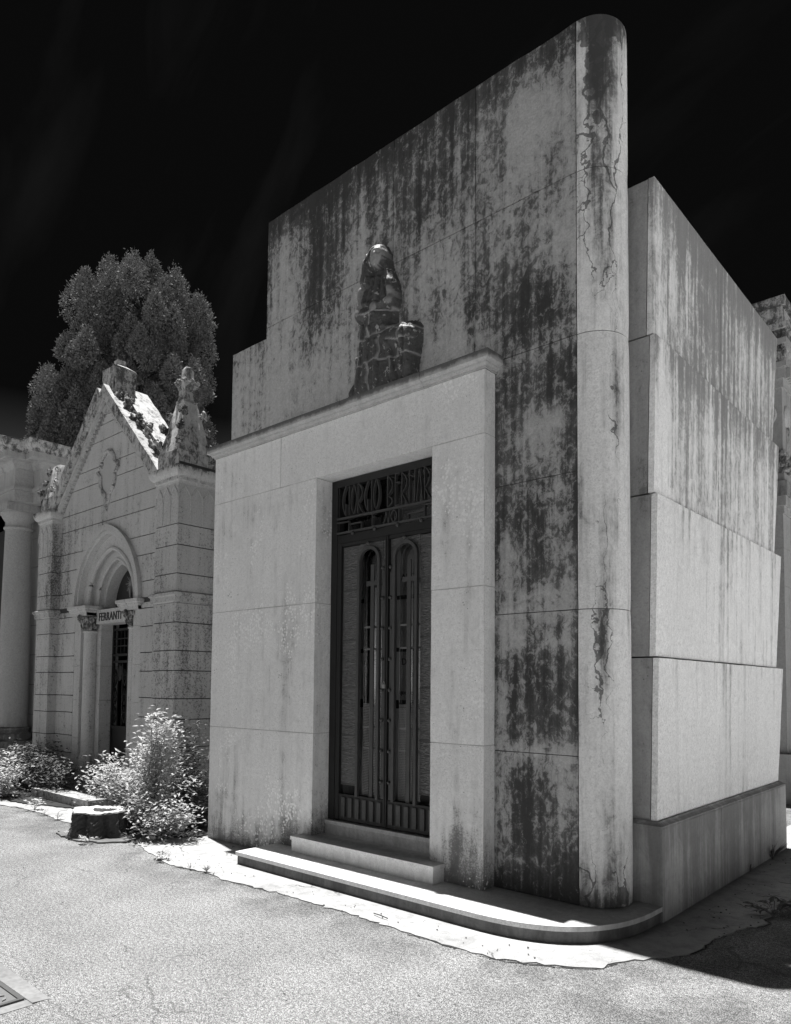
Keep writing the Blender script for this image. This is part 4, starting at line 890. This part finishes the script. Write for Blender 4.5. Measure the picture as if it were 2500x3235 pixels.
# ------------------------------------------------------------------ shrubs and weeds
def leaves(k, p, d, l, w, droop=.3):
    d = Vector(d).normalized(); s_ = d.cross(Vector((random.gauss(0, .3), random.gauss(0, .3), 1))).normalized(); nn = s_.cross(d).normalized()
    p = Vector(p); m1 = p+d*l*.42-nn*droop*l*.05; tip = p+d*l-nn*droop*l*.35
    k.add([p, m1+s_*w*.5+nn*w*.14, tip, m1-s_*w*.5+nn*w*.14, m1], [(0, 1, 4), (1, 2, 4), (2, 3, 4), (3, 0, 4)])
def shrub(name, label, base, tips, leafmat, ll=.075, per=46, group=None, spread=.10):
    t = root(name, base, label, 'shrub', group); ks, kl = MB(), MB()
    for tp in tips:
        b = Vector(base)+Vector((random.gauss(0, .07), random.gauss(0, .05), 0)); e = Vector(tp); mid = (b+e)/2+Vector((random.gauss(0, .06), random.gauss(0, .06), .12*(e-b).length))
        P_ = [b*(1-s_)**2+mid*2*s_*(1-s_)+e*s_**2 for s_ in np.linspace(0, 1, 9)]
        ks.tube(P_, lambda s_: .007*(1-s_)+.0018, 4)
        for i in range(per):
            s_ = random.random()**.6*.85+.15; q = b*(1-s_)**2+mid*2*s_*(1-s_)+e*s_**2
            q = q+Vector((random.gauss(0, spread), random.gauss(0, spread), random.gauss(0, spread)))*(.35+.65*(1-abs(2*s_-1.3)/1.3 if s_ < 1 else 0))
            a = random.uniform(0, 6.283); leaves(kl, q, (math.cos(a), math.sin(a), random.uniform(-.15, .75)), ll*random.uniform(.55, 1.25), ll*random.uniform(.32, .5))
        ax = (P_[-1]-P_[-2]).normalized()      # pairs of leaves at the tip
        for i in range(7):
            q = P_[-1]-ax*.022*i; a = i*1.6+random.random(); leaves(kl, q, (math.cos(a), math.sin(a), .7), ll*(.5+.09*i), ll*.3)
    ks.build('stems', STEM, t); kl.build('foliage', leafmat, t); return t
def tipset(n, boxes):
    o = []
    for i in range(n):
        x0, x1, y0, y1, z0, z1 = random.choice(boxes); o.append((random.uniform(x0, x1), random.uniform(y0, y1), random.uniform(z0, z1)))
    return o
shrub('leafy_shrub', 'large sunlit leafy shrub growing behind the tree stump', (-1.05, -.1, 0), tipset(60, [(-2.2, -1.6, -.4, -.05, .25, .62), (-1.8, -1.0, -.45, 0, .45, .85), (-1.3, -.45, -.42, 0, .6, 1.12), (-.75, -.35, -.4, -.05, .9, 1.3), (-1.4, -.3, -.5, -.2, .3, .7), (-.6, -.1, -.4, -.1, .5, .85)]), LEAF, .066, 92)  # shrub positions taken from image pixels on chosen depth planes, hardcoded as world coordinates
shrub('leafy_shrub', 'low sunlit shrub sprawling between the stump and the mausoleum corner', (-.40, -.36, 0), tipset(24, [(-.7, -.2, -.62, -.25, .12, .38), (-.35, .08, -.5, -.2, .08, .3), (-.1, .05, -.35, -.15, .1, .35), (-.85, -.4, -.6, -.3, .25, .5)]), LEAF, .06, 80)
shrub('shaded_shrub', 'dark shaded shrub against the chapel buttress right of the sunlit shrub', (-.75, .18, 0), tipset(26, [(-1.0, -.35, .1, .35, .3, .9), (-.85, -.5, .15, .35, .8, 1.18), (-.5, -.22, .1, .3, .2, .7)]), LEAF_SHADE, .07, 60)
shrub('leafy_shrub', 'sunlit shrub at the left edge before the Doric column', (-4.35, -.42, 0), tipset(13, [(-4.9, -4.3, -.55, -.25, .25, .5), (-4.5, -4.05, -.5, -.25, .2, .66), (-4.7, -4.0, -.6, -.35, .1, .35)]), LEAF, .068, 80)
shrub('shaded_shrub', 'broad dark shrub in shade under the chapel left buttress', (-4.1, .15, 0), tipset(36, [(-5.6, -4.8, 0, .3, .3, .7), (-5.0, -4.0, 0, .35, .3, .75), (-4.3, -3.35, -.1, .25, .15, .55)]), LEAF_SHADE, .07, 80)
def weed(loc, label, n=12, l=.12, mat=LEAF, up=.9, w=.25, group='weeds along the pavement'):
    k = MB(); p = Vector(loc)
    if w < .2:
        for i in range(n):
            a = random.uniform(0, 6.283); e = random.uniform(.6, 1.3); d = Vector((math.cos(a)*.5, math.sin(a)*.5, e)).normalized(); leaves(k, p, d, l*random.uniform(.6, 1.1), l*w, .8)
    else:
        for s_ in range(max(3, n//4)):
            a = random.uniform(0, 6.283); rr = l*random.uniform(.2, .9)*(1.4 if up < .8 else .9); tip = p+Vector((rr*math.cos(a), rr*math.sin(a), l*random.uniform(.35, 1.0)*up))
            k.tube([p, (p+tip)/2+Vector((0, 0, l*.12)), tip], .002, 4)
            for i in range(8):
                t = random.uniform(.25, 1.05); q = p.lerp(tip, t)+Vector((random.gauss(0, .01), random.gauss(0, .01), l*.1*math.sin(t*3.1))); b_ = a+random.uniform(-1.6, 1.6)
                leaves(k, q, (math.cos(b_), math.sin(b_), random.uniform(-.1, .6)), l*random.uniform(.25, .48), l*random.uniform(.11, .2), .6)
    k.tube([p-Vector((0, 0, .01)), p+Vector((.005, .01, l*.6))], .003, 4)
    return tag(k.build('weed', mat), label, 'weed', group)
weed((-2.95, -.56, .01), 'leafy weed by the dark shrub at far left', 30, .17); weed((-2.52, -.62, .01), 'small pale weed left of the chapel step', 8, .10); weed((-2.15, -.62, .01), 'fine weed on the pavement before the chapel step', 10, .12)
weed((-1.75, -.60, .01), 'broad-leaved weed at the left foot of the stump', 10, .12); weed((-.62, -.98, .015), 'low weed at the front of the tree stump', 26, .10); weed((-1.05, -1.0, .015), 'tiny weed on the soil left of the stump front', 12, .08)
weed((.55, -.86, .01), 'tufted weed at the broken pavement edge', 26, .13); weed((1.2, -.82, .01), 'thin wispy weed near the end of the long step', 14, .09, w=.15); weed((1.02, -.87, .01), 'sparse grassy weed at the asphalt seam', 8, .09, w=.1)
weed((5.12, 1.22, .01), 'dark rosette weed in the shade at right', 34, .17, LEAF_SHADE, .6, .3); weed((5.22, 1.42, .01), 'second dark rosette weed at the right edge', 30, .16, LEAF_SHADE, .6, .3)
weed((4.63, 3.1, .01), 'tall grassy weed at the foot of the plinth', 14, .22, LEAF_SHADE, 1.3, .08); weed((4.62, 2.45, .01), 'small grass sprig at the plinth foot', 6, .10, LEAF_SHADE, 1.2, .1)

# ------------------------------------------------------------------ tree stump
T = root('tree_stump', (-.93, -.70, 0), 'sawn hollow tree stump beside the path before the shrub', 'stump')
k = MB(); n, h = 72, 12; sx, sy = -.93, -.70
prr = [.27+.03*math.sin(3*a+1)+.02*math.sin(7*a)+.012*math.sin(13*a+2) for a in np.linspace(0, 2*math.pi, n, endpoint=False)]
for j in range(h+1):
    t = j/h; fl = .97+.18*(1-t)**3
    for i in range(n):
        a = 2*math.pi*i/n; q = prr[i]*fl*(1+.03*math.sin(9*a+3*t)+.045*abs(math.sin(11*a+.8*math.sin(3*t)))+.02*math.sin(27*a))*(.98 if j == h else 1)+random.gauss(0, .004); k.v.append((sx+q*math.cos(a), sy+q*math.sin(a)*.95, (.27)*t+(.012*math.sin(2*a) if j == h else 0)))
for j in range(h):
    for i in range(n): k.f.append((j*n+i, j*n+(i+1) % n, (j+1)*n+(i+1) % n, (j+1)*n+i))
k.build('bark', BARK, T, jit=.004)
k = MB()
for q, z in ((1.0, .265), (.985, .278), (.7, .279), (.46, .274), (.43, .06), (.2, .03)):
    for i in range(n):
        a = 2*math.pi*i/n; o = .05 if q < .7 else 0; k.v.append((sx+o+prr[i]*q*math.cos(a), sy+o*.6+prr[i]*q*.95*math.sin(a), z+.012*math.sin(2*a)+random.gauss(0, .002)))
for j in range(5):
    for i in range(n): k.f.append((j*n+i, j*n+(i+1) % n, (j+1)*n+(i+1) % n, (j+1)*n+i))
k.f.append(tuple(5*n+i for i in range(n))); k.build('sawn_top', CUT, T)

# ------------------------------------------------------------------ manhole at the lower left corner
Mh = root('manhole', (2.4, -3.1, 0), 'chequered iron manhole cover in a concrete frame at the lower left corner', 'manhole')
x0, x1, y0, y1 = 2.10, 2.70, -3.50, -2.90
k = MB(); k.box(x0-.12, x1+.07, y1+.008, y1+.10, -.02, .006); k.box(x1+.008, x1+.08, y0-.12, y1+.0075, -.02, .0055); k.box(x0-.12, x0-.008, y0-.12, y1+.0075, -.02, .0095); k.box(x0-.0075, x1+.0075, y0-.12, y0-.008, -.02, .0095)
k.build('concrete_surround', plain('worn_cement', .24, .9, .9, 30, .8), Mh, jit=.003)
MB().box(x0, x1, y0, y1, -.03, .006).build('cover_plate', plain('cast_iron', .16, .5, .4, 50, .3, spec=.5), Mh)
k = MB()
for t in ((x0, x1, y1-.022, y1), (x1-.022, x1, y0, y1-.0225), (x0, x0+.022, y0, y1-.0225)): k.box(*t, .0065, .013)
k.build('cover_rim', plain('rim_iron', .10, .5, .4, 50, .3), Mh)
bar = None
for i in range(9):
    for j in range(9):
        x = x0+.05+.06*i; y = y0+.05+.06*j
        if bar is None:
            bar = MB().prism([(-.024, 0), (0, .009), (.024, 0), (0, -.009)], 'z', 0, .006).build('chequer_bar', plain('bar_iron', .22, .45), Mh); bar.data.transform(Matrix.Translation(ORG[Mh.name])); o = bar
        else: o = bpy.data.objects.new('chequer_bar', bar.data); C.objects.link(o); o.parent = Mh
        o.location = Vector((x, y, .0062))-ORG[Mh.name]; o.rotation_euler.z = math.pi/4*(1 if (i+j) % 2 else -1)
